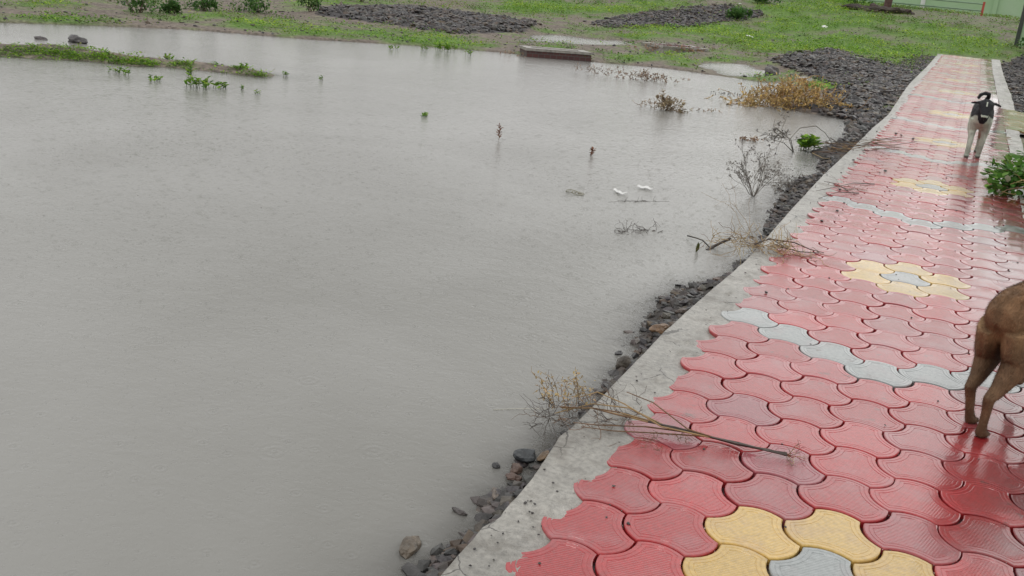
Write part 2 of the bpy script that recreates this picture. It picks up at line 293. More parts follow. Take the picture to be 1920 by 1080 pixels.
xs = steps((-60, -18, 2), (-18, -2, .16), (-2, -.86, .035)); ys = steps((-20, 0, 2), (0, 12, .07), (12, 30, .16))
water = grid_mesh('water', xs, ys, lambda X, Y: X * 0 + WZ, water_mat(), depth_col); tag(water, kind='structure')
# ------------------------------------------------------------------ path of interlocking pavers
def paver_mat():
    m = bpy.data.materials.new('wet_paver'); m.use_nodes = True; t = m.node_tree; l = t.links.new; b = t.nodes['Principled BSDF']
    geo = N(t, 'ShaderNodeNewGeometry'); pos = geo.outputs['Position']
    a = N(t, 'ShaderNodeAttribute', attribute_name='Col'); inn = N(t, 'ShaderNodeAttribute', attribute_name='Inner')
    def noise(sc, det=4, st=None):
        n = N(t, 'ShaderNodeTexNoise'); n.inputs['Scale'].default_value = sc; n.inputs['Detail'].default_value = det
        if st: mpn = N(t, 'ShaderNodeMapping'); mpn.inputs['Scale'].default_value = st; l(pos, mpn.inputs['Vector']); l(mpn.outputs[0], n.inputs['Vector'])
        else: l(pos, n.inputs['Vector'])
        return n.outputs['Fac']
    def mr(v, a0, a1, b0, b1):
        n = N(t, 'ShaderNodeMapRange'); l(v, n.inputs['Value'])
        for k, x in zip(('From Min', 'From Max', 'To Min', 'To Max'), (a0, a1, b0, b1)): n.inputs[k].default_value = x
        return n.outputs[0]
    def mul(x, y):
        n = N(t, 'ShaderNodeMath', operation='MULTIPLY'); l(x, n.inputs[0])
        if isinstance(y, (int, float)): n.inputs[1].default_value = y
        else: l(y, n.inputs[1])
        return n.outputs[0]
    def add(x, y):
        n = N(t, 'ShaderNodeMath', operation='ADD'); l(x, n.inputs[0]); l(y, n.inputs[1]); return n.outputs[0]
    # mottling and pale silt patches
    sc = N(t, 'ShaderNodeVectorMath', operation='SCALE'); l(a.outputs['Color'], sc.inputs[0]); l(mr(noise(60), .3, .7, .85, 1.15), sc.inputs['Scale'])
    silt = mul(mr(noise(7, 5), .50, .70, 0, .30), 1.0)
    mx = N(t, 'ShaderNodeMix', data_type='RGBA'); l(silt, mx.inputs['Factor']); l(sc.outputs[0], mx.inputs['A']); mx.inputs['B'].default_value = (.33, .22, .23, 1)
    gr = mr(noise(2.3, 6), .62, .75, 0, .35)
    mx2 = N(t, 'ShaderNodeMix', data_type='RGBA'); l(gr, mx2.inputs['Factor']); l(mx.outputs['Result'], mx2.inputs['A']); mx2.inputs['B'].default_value = (.22, .10, .11, 1)
    dirt = mr(noise(13, 6), .64, .70, 0, .6); mx3 = N(t, 'ShaderNodeMix', data_type='RGBA'); l(mul(dirt, mr(noise(1.7, 3), .42, .6, 0, 1)), mx3.inputs['Factor']); l(mx2.outputs['Result'], mx3.inputs['A']); mx3.inputs['B'].default_value = (.10, .06, .05, 1)
    CB = mx3.outputs['Result']
    # standing film of water near the nearer dog and in low places
    sep = N(t, 'ShaderNodeSeparateXYZ'); l(pos, sep.inputs[0])
    dx = mr(sep.outputs['X'], .12, .45, 0, 1); dy = mr(sep.outputs['Y'], 2.3, 2.9, 0, 1); film = mul(mul(dx, dy), mr(noise(3.5, 3), .30, .45, .2, 1))
    film2 = mr(noise(1.1, 3), .45, .65, 0, .5); fmax = N(t, 'ShaderNodeMath', operation='MAXIMUM'); l(film, fmax.inputs[0]); l(film2, fmax.inputs[1]); F = fmax.outputs[0]
    wd = N(t, 'ShaderNodeVectorMath', operation='SCALE'); l(CB, wd.inputs[0]); l(mr(film, 0, 1, 1, .5), wd.inputs['Scale']); l(wd.outputs[0], b.inputs['Base Color'])  # base darkened: soaked pavers, plus the dog's dark reflection put into the colour
    l(mr(F, 0, 1, .42, .3), b.inputs['Roughness']); b.inputs['Specular IOR Level'].default_value = .35
    b.inputs['Coat Weight'].default_value = 1; b.inputs['Coat IOR'].default_value = 1.55; l(mr(F, 0, 1, .085, .015), b.inputs['Coat Roughness'])
    # knurled face
    def wv(rot, scl):
        mpn = N(t, 'ShaderNodeMapping'); mpn.inputs['Rotation'].default_value = (0, 0, rot); l(pos, mpn.inputs['Vector'])
        w = N(t, 'ShaderNodeTexWave'); w.inputs['Scale'].default_value = scl; w.inputs['Distortion'].default_value = 0; l(mpn.outputs[0], w.inputs['Vector']); return w.outputs['Fac']
    rib = mul(mul(add(wv(math.radians(75), 38), mul(wv(math.radians(15), 38), .5)), inn.outputs['Fac']), .0011)
    hh = add(rib, mul(noise(160, 3), .0009)); hh = add(hh, mul(noise(9, 3), .0012))
    bp = N(t, 'ShaderNodeBump'); bp.inputs['Distance'].default_value = 1; bp.inputs['Strength'].default_value = .8; l(hh, bp.inputs['Height']); l(bp.outputs[0], b.inputs['Normal'])
    bc = N(t, 'ShaderNodeBump'); bc.inputs['Distance'].default_value = 1; l(mr(F, 0, 1, .34, .035), bc.inputs['Strength']); l(add(hh, mul(noise(14, 2), .001)), bc.inputs['Height']); l(bc.outputs[0], b.inputs['Coat Normal'])
    return m
AX = (0.2079, 0.12); BY = (0, 0.24); OX, OY = -.5536, 2.3027
Pn = [(-.1386, 0), (-.0693, -.12), (.0693, -.12), (.1386, 0), (.0693, .12), (-.0693, .12)]   # P0..P5 about the paver's centre
def arc(p, q, s, n):            # s>0 bulges to the left of p->q
    p = Vector(p); q = Vector(q); d = q - p; l_ = d.length; nrm = Vector((-d.y, d.x)) / l_; out = []
    for k in range(n):
        t = k / n; out.append(p + d * t + nrm * s * .0225 * (1 - (2 * t - 1) ** 2))
    return out
def outline(n):
    o = []                      # counter-clockwise P0 P1 P2 P3 P4 P5; the tile lies to the left of each edge
    # L: bulges out (right of direction), BL concave, BR bulges out, R concave, TR bulges out, TL concave
    for (a, b_), s in zip(((0, 1), (1, 2), (2, 3), (3, 4), (4, 5), (5, 0)), (-1, 1, -1, 1, -1, 1)): o += arc(Pn[a], Pn[b_], s, n)
    return o
def inset(o, d):
    n = len(o); r = []
    for k in range(n):
        e1 = (o[k] - o[k - 1]).normalized(); e2 = (o[(k + 1) % n] - o[k]).normalized(); m_ = Vector((-e1.y - e2.y, e1.x + e2.x)); m_ = m_.normalized(); c = max(.6, m_.dot(Vector((-e1.y, e1.x)))); r.append(o[k] + m_ * d / c)
    return r
def tile_tpl(n, rings):
    o = outline(n); N_ = len(o); vs = []; fs = []; inr = []
    for d, z in rings:
        for p in inset(o, d): vs.append((p.x, p.y, z)); inr.append(0.0)
    for r in range(len(rings) - 1):
        for k in range(N_): a = r * N_ + k; b_ = r * N_ + (k + 1) % N_; fs.append((a, b_, b_ + N_, a + N_))
    base = (len(rings) - 1) * N_
    for k in range(N_): vs.append(vs[base + k]); inr.append(1.0)
    fs.append(tuple(base + N_ + k for k in range(N_)))
    return np.array(vs), fs, inr
T_NEAR = tile_tpl(7, [(.0030, -.034), (.0028, -.005), (.0038, -.002), (.0068, 0), (.017, 0), (.0182, -.0010), (.0196, -.0010), (.0208, 0), (.030, 0), (.0312, -.0012), (.0326, -.0012), (.0338, -.0003)])
T_FAR = tile_tpl(4, [(.0034, -.026), (.0032, -.005), (.007, 0)])
T_GAP = None
RED = (.385, .028, .032); YEL = (.57, .37, .10); GRY = (.29, .31, .31)
def paver_color(i, j):
    for k in range(-1, 12):
        fi, fj = i - 3, j - (13 + 14 * k)
        if (fi, fj) == (0, 0): return GRY
        if (fi, fj) in ((1, 0), (-1, 0), (0, 1), (0, -1), (1, -1), (-1, 1)): return YEL
    m_ = i - 3; jj = j + m_ if m_ <= 0 else j
    if (jj - 6) % 14 == 0: return GRY
    return RED
V = []; Fc = []; C_ = []; IN = []; nv = 0
def put_tile(cx, cy, col, hi):
    global nv
    tv, tf, ti = T_NEAR if hi else T_FAR
    a = rnd.gauss(0, .006); ca, sa = math.cos(a), math.sin(a); tx, ty = rnd.gauss(0, .0035), rnd.gauss(0, .0035); dz = rnd.gauss(0, .0011); zz = float(path_z(cy))
    cx += rnd.gauss(0, .0014); cy += rnd.gauss(0, .0014)
    x = tv[:, 0] * ca - tv[:, 1] * sa; y = tv[:, 0] * sa + tv[:, 1] * ca; z = tv[:, 2] + x * tx + y * ty + dz + path_z(cy + y)
    V.append(np.stack([cx + x, cy + y, z], -1)); Fc.extend([tuple(q + nv for q in f) for f in tf]); C_.append(np.tile(np.array(col), (len(tv), 1))); IN.extend(ti); nv += len(tv)
for i in range(0, 7):
    for j in range(-14, 160):
        cx = OX + AX[0] * i - .1386; cy = OY + AX[1] * i + BY[1] * j
        if cy < .4 or cy > 33.2: continue
        c = paver_color(i, j); v = 1 + rnd.gauss(0, .09); g = rnd.random()
        if c is RED and g < .07: c = (.30, .06, .075)
        elif c is RED and g < .22: c = (.35, .048, .055)
        put_tile(cx, cy, tuple(q * v for q in c), cy < 9)
for i in range(7, 22):            # yellow side path
    for j in range(-20, 90):
        cx = OX + AX[0] * i - .1386; cy = OY + AX[1] * i + BY[1] * j
        if 14.95 < cy < 17.35: put_tile(cx, cy, tuple(q * (1 + rnd.gauss(0, .06)) for q in YEL), False)
me = bpy.data.meshes.new('path'); me.from_pydata(np.concatenate(V).tolist(), [], Fc)
ca_ = me.color_attributes.new('Col', 'FLOAT_COLOR', 'POINT'); arr = np.ones((nv, 4), np.float32); arr[:, :3] = np.concatenate(C_); ca_.data.foreach_set('color', arr.ravel())
ia = me.attributes.new('Inner', 'FLOAT', 'POINT'); ia.data.foreach_set('value', np.array(IN, np.float32))
me.materials.append(paver_mat()); path = bpy.data.objects.new('path', me); COL.objects.link(path); tag(path, kind='structure')
# bedding under the joints
m_bed = mat('wet_joint_sand', (.045, .013, .014), .45, .5, 20, .004, 90, coat=.3)
grid_b = grid_mesh('path_bed', steps((-.76, .62, .23)), steps((0, 33.2, .2)), lambda X, Y: path_z(Y) - .024, m_bed); tag(grid_b, kind='structure')
sb = grid_mesh('side_path_bed', steps((.62, 3.4, .3)), steps((14.8, 17.5, .3)), lambda X, Y: path_z(Y) - .022, m_bed); tag(sb, kind='structure')
# concrete kerbs
m_conc = mat('wet_concrete', attr='Col', rough=.5, var=.22, vscale=55, bump=.011, bscale=110, coat=.4, coatr=.25, spec=.4)
def cracks(m):
    t = m.node_tree; l = t.links.new; b = t.nodes['Principled BSDF']; geo = N(t, 'ShaderNodeNewGeometry'); nn = N(t, 'ShaderNodeTexNoise'); nn.inputs['Scale'].default_value = 6; nn.inputs['Detail'].default_value = 5; l(geo.outputs['Position'], nn.inputs['Vector'])
    mxv = N(t, 'ShaderNodeMix', data_type='VECTOR'); mxv.inputs['Factor'].default_value = .12; l(geo.outputs['Position'], mxv.inputs['A']); l(nn.outputs['Color'], mxv.inputs['B'])
    v = N(t, 'ShaderNodeTexVoronoi', feature='DISTANCE_TO_EDGE'); v.inputs['Scale'].default_value = 3.2; l(mxv.outputs['Result'], v.inputs['Vector'])
    n2_ = N(t, 'ShaderNodeTexNoise'); n2_.inputs['Scale'].default_value = 2.2; l(geo.outputs['Position'], n2_.inputs['Vector'])
    th = N(t, 'ShaderNodeMapRange'); th.inputs['From Min'].default_value = .48; th.inputs['From Max'].default_value = .62; th.inputs['To Min'].default_value = 0; th.inputs['To Max'].default_value = .016; l(n2_.outputs['Fac'], th.inputs['Value'])
    lt = N(t, 'ShaderNodeMath', operation='LESS_THAN'); l(v.outputs['Distance'], lt.inputs[0]); l(th.outputs[0], lt.inputs[1])
    old = b.inputs['Base Color'].links[0].from_socket; mx = N(t, 'ShaderNodeMix', data_type='RGBA'); sc_ = N(t, 'ShaderNodeMath', operation='MULTIPLY'); l(lt.outputs[0], sc_.inputs[0]); sc_.inputs[1].default_value = .75; l(sc_.outputs[0], mx.inputs['Factor']); l(old, mx.inputs['A']); mx.inputs['B'].default_value = (.06, .055, .05, 1)
    # damp stains
    n3_ = N(t, 'ShaderNodeTexNoise'); n3_.inputs['Scale'].default_value = 9; n3_.inputs['Detail'].default_value = 6; l(geo.outputs['Position'], n3_.inputs['Vector']); r3 = N(t, 'ShaderNodeMapRange'); r3.inputs['From Min'].default_value = .52; r3.inputs['From Max'].default_value = .7; r3.inputs['To Max'].default_value = .7; l(n3_.outputs['Fac'], r3.inputs['Value'])
    mx2 = N(t, 'ShaderNodeMix', data_type='RGBA'); l(r3.outputs[0], mx2.inputs['Factor']); l(mx.outputs['Result'], mx2.inputs['A']); mx2.inputs['B'].default_value = (.17, .15, .125, 1); l(mx2.outputs['Result'], b.inputs['Base Color'])
cracks(m_conc)
def conc_col(X, Y, Z):
    a = n3(X, Y, 3); b_ = n2(X, Y, 40, 2); g = (.27 + .20 * a)[..., None] * np.array([1, .955, .87]); g = g * (.85 + .3 * b_[..., None])
    return g
def kerb_mesh(name, side):
    us = np.array([0, .0, .02, .05, .1, .18, .26, .36, .46, .54, .62, .7, .76, .82, .88, .94, 1.0]); ys = steps((-3, 1.5, .2), (1.5, 7, .018), (7, 15, .04), (15, 33.2, .1))
    U, Y = np.meshgrid(us, ys, indexing='ij')
    if side < 0:
        xo = kerb_x(Y); xi = -.742 + .0 * Y; X = xo + (xi - xo) * U; sm = n4(X, Y, 6, 3); lim = -.80
        z = -.003 + .008 * (n1(X, Y, 5) - .5) + .003 * (n2(X, Y, 30) - .5) + np.where(X > -.86, .012 * sstep(.55, .75, sm), 0)
        z = np.where(X > -.83, -.003 + .034 * (sm - .53 - .9 * np.maximum(X + .815, 0) / .075 * .16 - .12 * (n2(X, Y, 26) - .5)) , z); z = np.where(X > -.775, np.minimum(z, -.004), z)
    else:
        ed = .80 + .02 * (n2(Y, 0 * Y, 3) - .5); xo = ed; xi = .63 - .07 * sstep(15, 20, Y); X = xo + (xi - xo) * U; sm = n4(X, Y, 6, 3)
        z = -.003 + .006 * (n1(X, Y, 5) - .5) + .016 * sstep(.5, .7, sm) + .006 * sstep(14, 19, Y)
        z = np.where((Y > 14.9) & (Y < 17.4) & (X > .6), -.03, z)
    z = z + path_z(Y); z[0] = z[1] - .38; X[0] = X[1] - .03 * (1 if side > 0 else 1) * (-1 if side > 0 else 1) * 1.0
    z[1] -= .006
    nx, ny = X.shape; me = bpy.data.meshes.new(name); me.vertices.add(nx * ny); me.vertices.foreach_set('co', np.stack([X, Y, z], -1).reshape(-1).astype(np.float32))
    i = np.arange(nx - 1)[:, None] * ny + np.arange(ny - 1)[None]; q = np.stack([i, i + ny, i + ny + 1, i + 1], -1).reshape(-1, 4); q = q if side < 0 else q[:, ::-1]
    nf = len(q); me.loops.add(nf * 4); me.loops.foreach_set('vertex_index', np.ascontiguousarray(q).reshape(-1)); me.polygons.add(nf); me.polygons.foreach_set('loop_start', np.arange(nf) * 4); me.polygons.foreach_set('loop_total', np.full(nf, 4)); me.update()
    c = conc_col(X, Y, z).reshape(-1, 3); a = me.color_attributes.new('Col', 'FLOAT_COLOR', 'POINT'); arr = np.ones((nx * ny, 4), np.float32); arr[:, :3] = c; a.data.foreach_set('color', arr.ravel())
    me.materials.append(m_conc); o = bpy.data.objects.new(name, me); COL.objects.link(o); tag(o, kind='structure'); return o
kerb_mesh('kerb', -1); kerb_mesh('far_kerb', 1)
# ------------------------------------------------------------------ rubble, gravel and rocks
def TZ(x, y): return float(terrain(np.array([x]), np.array([y]))[0])
m_stone = mat('wet_basalt', attr='Col', rough=.5, var=.45, vscale=25, bump=.012, bscale=35, coat=.22, coatr=.2)
SC = [(.045, .041, .042), (.06, .056, .056), (.03, .028, .03), (.085, .072, .066), (.05, .038, .033), (.085, .058, .04), (.075, .06, .05), (.04, .036, .037), (.035, .03, .03)]
def hit(px, py):               # where the survey ray meets the ground
    d = RX * ((px - 960) / FPX) + RY * ((540 - py) / FPX) + RF; t = np.linspace(8, 140, 2600); X = d.x * t; Y = d.y * t; Z = CAMH + d.z * t; g = terrain(X, Y); k = np.argmax(Z < g); return Vector((X[k], Y[k], g[k])) if (Z < g).any() else Vector((X[-1], Y[-1], g[-1]))
def stones(name, pts, smin, smax, kind='stuff', sub=1):
    mb = MB(); P_ = np.array(pts); Z_ = terrain(P_[:, 0], P_[:, 1])
    for (x, y), z in zip(pts, Z_):
        s = smin + (smax - smin) * rnd.random() ** 2.2; mb.rock((x, y, z + s * .22), s, s * rnd.uniform(.55, 1), s * rnd.uniform(.35, .75), jitc(rnd.choice(SC), .3), sub, rough=.4)
    return mb
pts = []
for k in range(6500):               # rubble bank along the kerb, thinner under water
    Y = 1.6 + 12.6 * rnd.random() ** 1.25; ko = float(np.interp(Y, ky, kx)); w = max(.05, ko - float(shore_x(Y))) + .03
    clump = float(n3(np.array([Y * 1.0]), np.array([3.3]), 1.6)[0])
    d = abs(rnd.gauss(0, 1)) * w * .62
    if rnd.random() > .25 + 1.2 * max(0, clump - .3): continue
    pts.append((ko - .012 - d, Y)) if clump > .42 or rnd.random() < .35 else None
g = stones('gravel', pts, .005, .036); o = g.build('gravel', m_stone); tag(o, kind='stuff')
def pile_pts(poly, n, ylim=(10, 60), z=0.0):
    r = []; xs_ = [p[0] for p in poly]; ys_ = [p[1] for p in poly]
    G = [hit(px, py) for px, py in poly]; x0, x1 = min(q.x for q in G), max(q.x for q in G); y0, y1 = min(q.y for q in G), min(max(q.y for q in G), ylim[1])
    k = 0
    while len(r) < n and k < n * 30:
        m_ = 4000; X = rs.uniform(x0, x1, m_); Y = rs.uniform(y0, y1, m_); Z = terrain(X, Y); P, Q = px_of(X, Y, Z); jx = rs.normal(0, 6, m_); jy = rs.normal(0, 2.5, m_)
        ok = in_poly(P + jx, Q + jy, poly) & (rs.rand(m_) < .35 + .65 * (n2(X, Y, 1.2) > .42)); r += list(zip(X[ok], Y[ok])); k += m_
    return r[:n]
for (poly, h), n, s in zip(PILES, (3400, 2600, 5200, 1300), ((.03, .11), (.03, .10), (.02, .085), (.02, .07))):
    o = stones('gravel', pile_pts(poly, n), *s).build('gravel', m_stone); tag(o, kind='stuff')
pts = [(float(np.interp(Y, ky, kx)) - .02 - abs(rnd.gauss(0, .45)), Y) for Y in [rnd.uniform(12.8, 32) for _ in range(2600)]]
o = stones('gravel', pts, .012, .06).build('gravel', m_stone); tag(o, kind='stuff')
# small stones and clods scattered on the far ground
pts = []
for k in range(2600):
    px, py = rnd.uniform(-60, 1800), rnd.uniform(-2, 170) ; q = at(px, py, .0)
    if 0 < q.y < 60 and q.x < -1.1 and q.y > 10: pts.append((q.x, q.y))
P_ = np.array(pts); zz = terrain(P_[:, 0], P_[:, 1]); pts = [p for p, z in zip(pts, zz) if z > WZ + .005]
o = stones('loose_stones', pts, .012, .05).build('loose_stones', m_stone); tag(o, kind='stuff')
def single_rock(px, py, sx, sy, sz, col, label, z=WZ, name='rock', lift=.2, sub=3, cat='rock', rough=.28):
    p = at(px, py, z); mb = MB(); mb.rock((p.x, p.y, z + sz * lift), sx, sy, sz, col, sub, rough=rough); o = mb.build(name, m_stone, loc=(p.x, p.y, z)); tag(o, label, cat); return o
single_rock(1168, 690, .034, .03, .038, (.10, .085, .07), 'rounded brown rock standing in the water beside the kerb, just above the big dry branch', lift=.5, rough=.15)
single_rock(768, 1030, .048, .022, .018, (.12, .095, .07), 'flat brown rock alone in the water at the bottom of the photo', lift=.25)
single_rock(985, 862, .036, .028, .03, (.05, .055, .06), 'jagged blue black rock touching a brown stone by the kerb', lift=.35)
single_rock(1020, 858, .04, .018, .016, (.16, .105, .06), 'low orange brown stone wedged between the blue black rock and the kerb', lift=.4)
single_rock(967, 884, .02, .018, .018, (.11, .07, .055), 'reddish brown pebble below the orange brown stone near the kerb', lift=.4)
single_rock(964, 898, .024, .013, .012, (.12, .075, .06), 'flat reddish stone directly under the reddish pebble near the kerb', lift=.4)
single_rock(928, 931, .034, .013, .014, (.15, .12, .10), 'long flat grey brown stone lying against the kerb edge', lift=.35)
single_rock(917, 948, .016, .013, .014, (.11, .09, .075), 'small brown stone just below the long flat stone', lift=.4)
single_rock(862, 962, .022, .01, .011, (.07, .06, .058), 'small dark pointed stone in shallow water left of the kerb', lift=.35)
single_rock(930, 876, .012, .011, .011, (.04, .04, .042), 'tiny black stone in the water left of the reddish pebble', lift=.4)
single_rock(1235, 625, .05, .028, .024, (.17, .10, .055), 'orange brown stone at the kerb edge in the middle of the rubble bank', lift=.8, z=-.06)
single_rock(1160, 663, .025, .012, .008, (.04, .038, .04), 'thin black stone in the water just beyond the rounded brown rock', lift=.4)
single_rock(1555, 210, .12, .09, .09, (.035, .035, .038), 'black boulder at the waterline right of the dry yellow bush', lift=.35)
single_rock(1524, 209, .10, .08, .07, (.045, .043, .045), 'black boulder at the waterline in front of the dry yellow bush', lift=.35)
single_rock(145, 80, .16, .10, .075, (.06, .055, .055), 'dark rock showing above the water beyond the weedy mud strip', lift=.3)
single_rock(77, 74, .09, .05, .035, (.07, .06, .058), 'small dark rock in the water left of the larger dark rock', lift=.3)
single_rock(92, 97, .20, .11, .05, (.11, .075, .065), 'brown lump of soil on top of the weedy mud strip', lift=1.0)
single_rock(1446, 140, .26, .14, .12, (.06, .05, .045), 'dark mound of soil in the green weeds at the far bank', lift=.5, name='clod', cat='clod of soil')
single_rock(1408, 250, .22, .1, .06, (.30, .29, .27), 'pale stone near the far puddles', lift=.3) if False else None
# ------------------------------------------------------------------ low green weeds on the far bank and the mud strip
m_leaf = mat('leaf', attr='Col', rough=.6, var=.22, vscale=3, spec=.25)
def translucent(m):
    t = m.node_tree; l = t.links.new; b = t.nodes['Principled BSDF']; tr = N(t, 'ShaderNodeBsdfTranslucent'); src = b.inputs['Base Color'].links[0].from_socket; l(src, tr.inputs['Color']); mx = N(t, 'ShaderNodeMixShader'); mx.inputs[0].default_value = .3; l(b.outputs[0], mx.inputs[1]); l(tr.outputs[0], mx.inputs[2]); l(mx.outputs[0], t.nodes['Material Output'].inputs['Surface'])
translucent(m_leaf)
GC = [(.17, .34, .03), (.24, .42, .04), (.13, .27, .035), (.29, .43, .055), (.09, .19, .035)]
def weed_clump(mb, x, y, z, r, n, ls, cols=GC, h=1.0):
    for _ in range(n):
        a = rnd.uniform(0, 6.283); q = r * math.sqrt(rnd.random()); el = rnd.uniform(-.1, .9); hz = rnd.random() * r * .9 * h * (1 - .5 * q / max(r, 1e-6))
        d = (math.cos(a), math.sin(a), el); p = (x + q * math.cos(a), y + q * math.sin(a), z + hz)
        l_ = ls * rnd.uniform(.6, 1.3); c = jitc(rnd.choice(cols), .25)
        dv = Vector(d).normalized(); s_ = Vector((-dv.y, dv.x, 0)).normalized(); P0 = Vector(p)
        mb.add([P0, P0 + dv * l_ * .5 + s_ * l_ * .33, P0 + dv * l_, P0 + dv * l_ * .5 - s_ * l_ * .33], [(0, 1, 2, 3)], c)
mb = MB(); N_ = 34000; px = rs.uniform(-120, 1900, N_); py = rs.uniform(-30, 172, N_) ; keep = 0
D = [at(a, b, 0.0) if b > -85 + a * .0963 * 1.0 - 20 else None for a, b in zip(px, py)]
pp = [(d.x, d.y) for d in D if d is not None and 9 < d.y < 75 and d.x > -70 and d.x < 4]
# farther ground rises, so sample the ground there directly as well
for k in range(16000): pp.append((rnd.uniform(-20, 2.5), rnd.uniform(24, 58)))
X = np.array([p[0] for p in pp]); Y = np.array([p[1] for p in pp]); Z = terrain(X, Y); P, Q = px_of(X, Y, Z); gv = green(P, Q)
pile = np.zeros(len(X), bool)
for poly, h in PILES: pile |= in_poly(P, Q, poly)
prob = np.clip(gv * 1.1 + (n1(X, Y, 2.1) - .50) * 2.6 + (n4(X, Y, .5) - .5) * 1.2, 0.03, 1) * np.where(pile, .08, 1) * (Z > WZ + .006) * ~((X > -1.05) & (X < 1.1) & (Y < 34))
ok = rs.rand(len(X)) < prob
tone = n4(X, Y, .55)
for x, y, z, gg, tn in zip(X[ok], Y[ok], Z[ok], gv[ok], tone[ok]):
    dist = math.hypot(x, y); s = .022 + .0011 * dist; bright = gg > .55
    k_ = .55 + .9 * tn; cs = [(a * k_ * (1.15 if tn > .5 else .95), b * k_, c * k_) for a, b, c in (GC[:4] if bright else [GC[2], GC[4], GC[0], (.15, .17, .07), (.20, .24, .07)])]
    if tn < .36 and rnd.random() < .55: continue
    weed_clump(mb, x, y, z - .005, s * 3.2, 7, s * 1.1, cs, h=.8)
o = mb.build('ground_cover', m_leaf); tag(o, kind='stuff')
mb = MB()
for k in range(3000):
    t = rnd.random(); s = t * (len(ISLET) - 1); i = min(int(s), len(ISLET) - 2); f = s - i; w = ISLW[i] + (ISLW[i + 1] - ISLW[i]) * f
    x = ISLET[i][0] + (ISLET[i + 1][0] - ISLET[i][0]) * f + rnd.gauss(0, .38) * w * .8 + .22; y = ISLET[i][1] + (ISLET[i + 1][1] - ISLET[i][1]) * f + rnd.gauss(0, .38) * w * .8 - .28 * w
    if n3(np.array([x]), np.array([y]), 4.5)[0] < .52 - .05 * (t < .5): continue
    weed_clump(mb, x, y, max(TZ(x, y), WZ) + .002, .05, 3, .03, h=.6)
o = mb.build('mud_strip_weeds', m_leaf); tag(o, kind='stuff')
# single shoots standing in the flooded part
def shoot(px, py, h, n, label, group=None, cat='water weed', name='water_weed', cols=GC, spread=.5, ls=.05):
    p = at(px, py); mb = MB()
    for k in range(n):
        a = rnd.uniform(0, 6.28); q = rnd.random() * spread * h; b = Vector((p.x + q * math.cos(a), p.y + q * math.sin(a) , WZ - .03)); mb.tube([(p.x, p.y, WZ - .05), b], .004, .003, 4, (.10, .12, .05)); t_ = b + Vector((rnd.gauss(0, .15) * h, rnd.gauss(0, .15) * h, h * rnd.uniform(.5, 1) + .03))
        mb.tube([b, (b + t_) / 2 + Vector((rnd.gauss(0, .01), 0, 0)), t_], .0035, .0015, 4, (.10, .14, .05))
        for _ in range(5):
            u = rnd.uniform(.45, 1); bp_ = b + (t_ - b) * u; an = rnd.uniform(0, 6.28); mb.leaf(bp_, (math.cos(an), math.sin(an), rnd.uniform(.1, .8)), (0, 0, 1), ls * rnd.uniform(.7, 1.2), ls * .55, jitc(rnd.choice(cols), .2))
    o = mb.build(name, m_leaf, loc=(p.x, p.y, WZ)); tag(o, label, cat, group); return o
GW = 'green shoots standing in the flooded ground'
shoot(380, 166, .12, 16, 'largest clump of green shoots standing in water below the mud strip', GW, spread=2.0, ls=.06)
shoot(415, 166, .07, 8, 'green shoots just right of the largest clump in the water', GW, spread=1.6)
shoot(357, 142, .11, 5, 'short green sprig between the mud strip and the largest clump', GW)
shoot(314, 117, .13, 6, 'upright green sprig on the far side of the mud strip', GW)
shoot(458, 133, .12, 5, 'green sprig at the thin right tip of the mud strip', GW)
shoot(532, 142, .08, 4, 'lone small dark green sprig right of the mud strip tip', GW, ls=.035)
shoot(600, 150, .06, 3, 'farthest right tiny sprig off the mud strip in open water', GW, ls=.03)
shoot(226, 139, .07, 8, 'low green sprigs in the water under the middle of the mud strip', GW, spread=2.5)
shoot(300, 153, .06, 6, 'small floating green leaves left of the largest clump', GW, spread=2.5)
shoot(452, 168, .05, 3, 'tiny dark leaf in the water right of the largest clump, upper of two', GW, ls=.03)
shoot(484, 177, .05, 3, 'tiny dark leaf in the water right of the largest clump, lower of two', GW, ls=.03)
shoot(797, 218, .04, 5, 'tiny dark green leaf floating alone in the middle of the open water', GW, ls=.035, spread=1.5)
shoot(735, 93, .07, 6, 'low green shoot in the water close under the far bank', GW, spread=2)
shoot(795, 95, .14, 5, 'single upright green shoot at the far bank edge, left of the leafy pair', GW)
shoot(835, 98, .18, 12, 'tall leafy green shoots at the far bank edge', GW, spread=1.2, ls=.08)
shoot(878, 104, .14, 5, 'dark green shoot right of the tall leafy shoots at the far bank', GW)
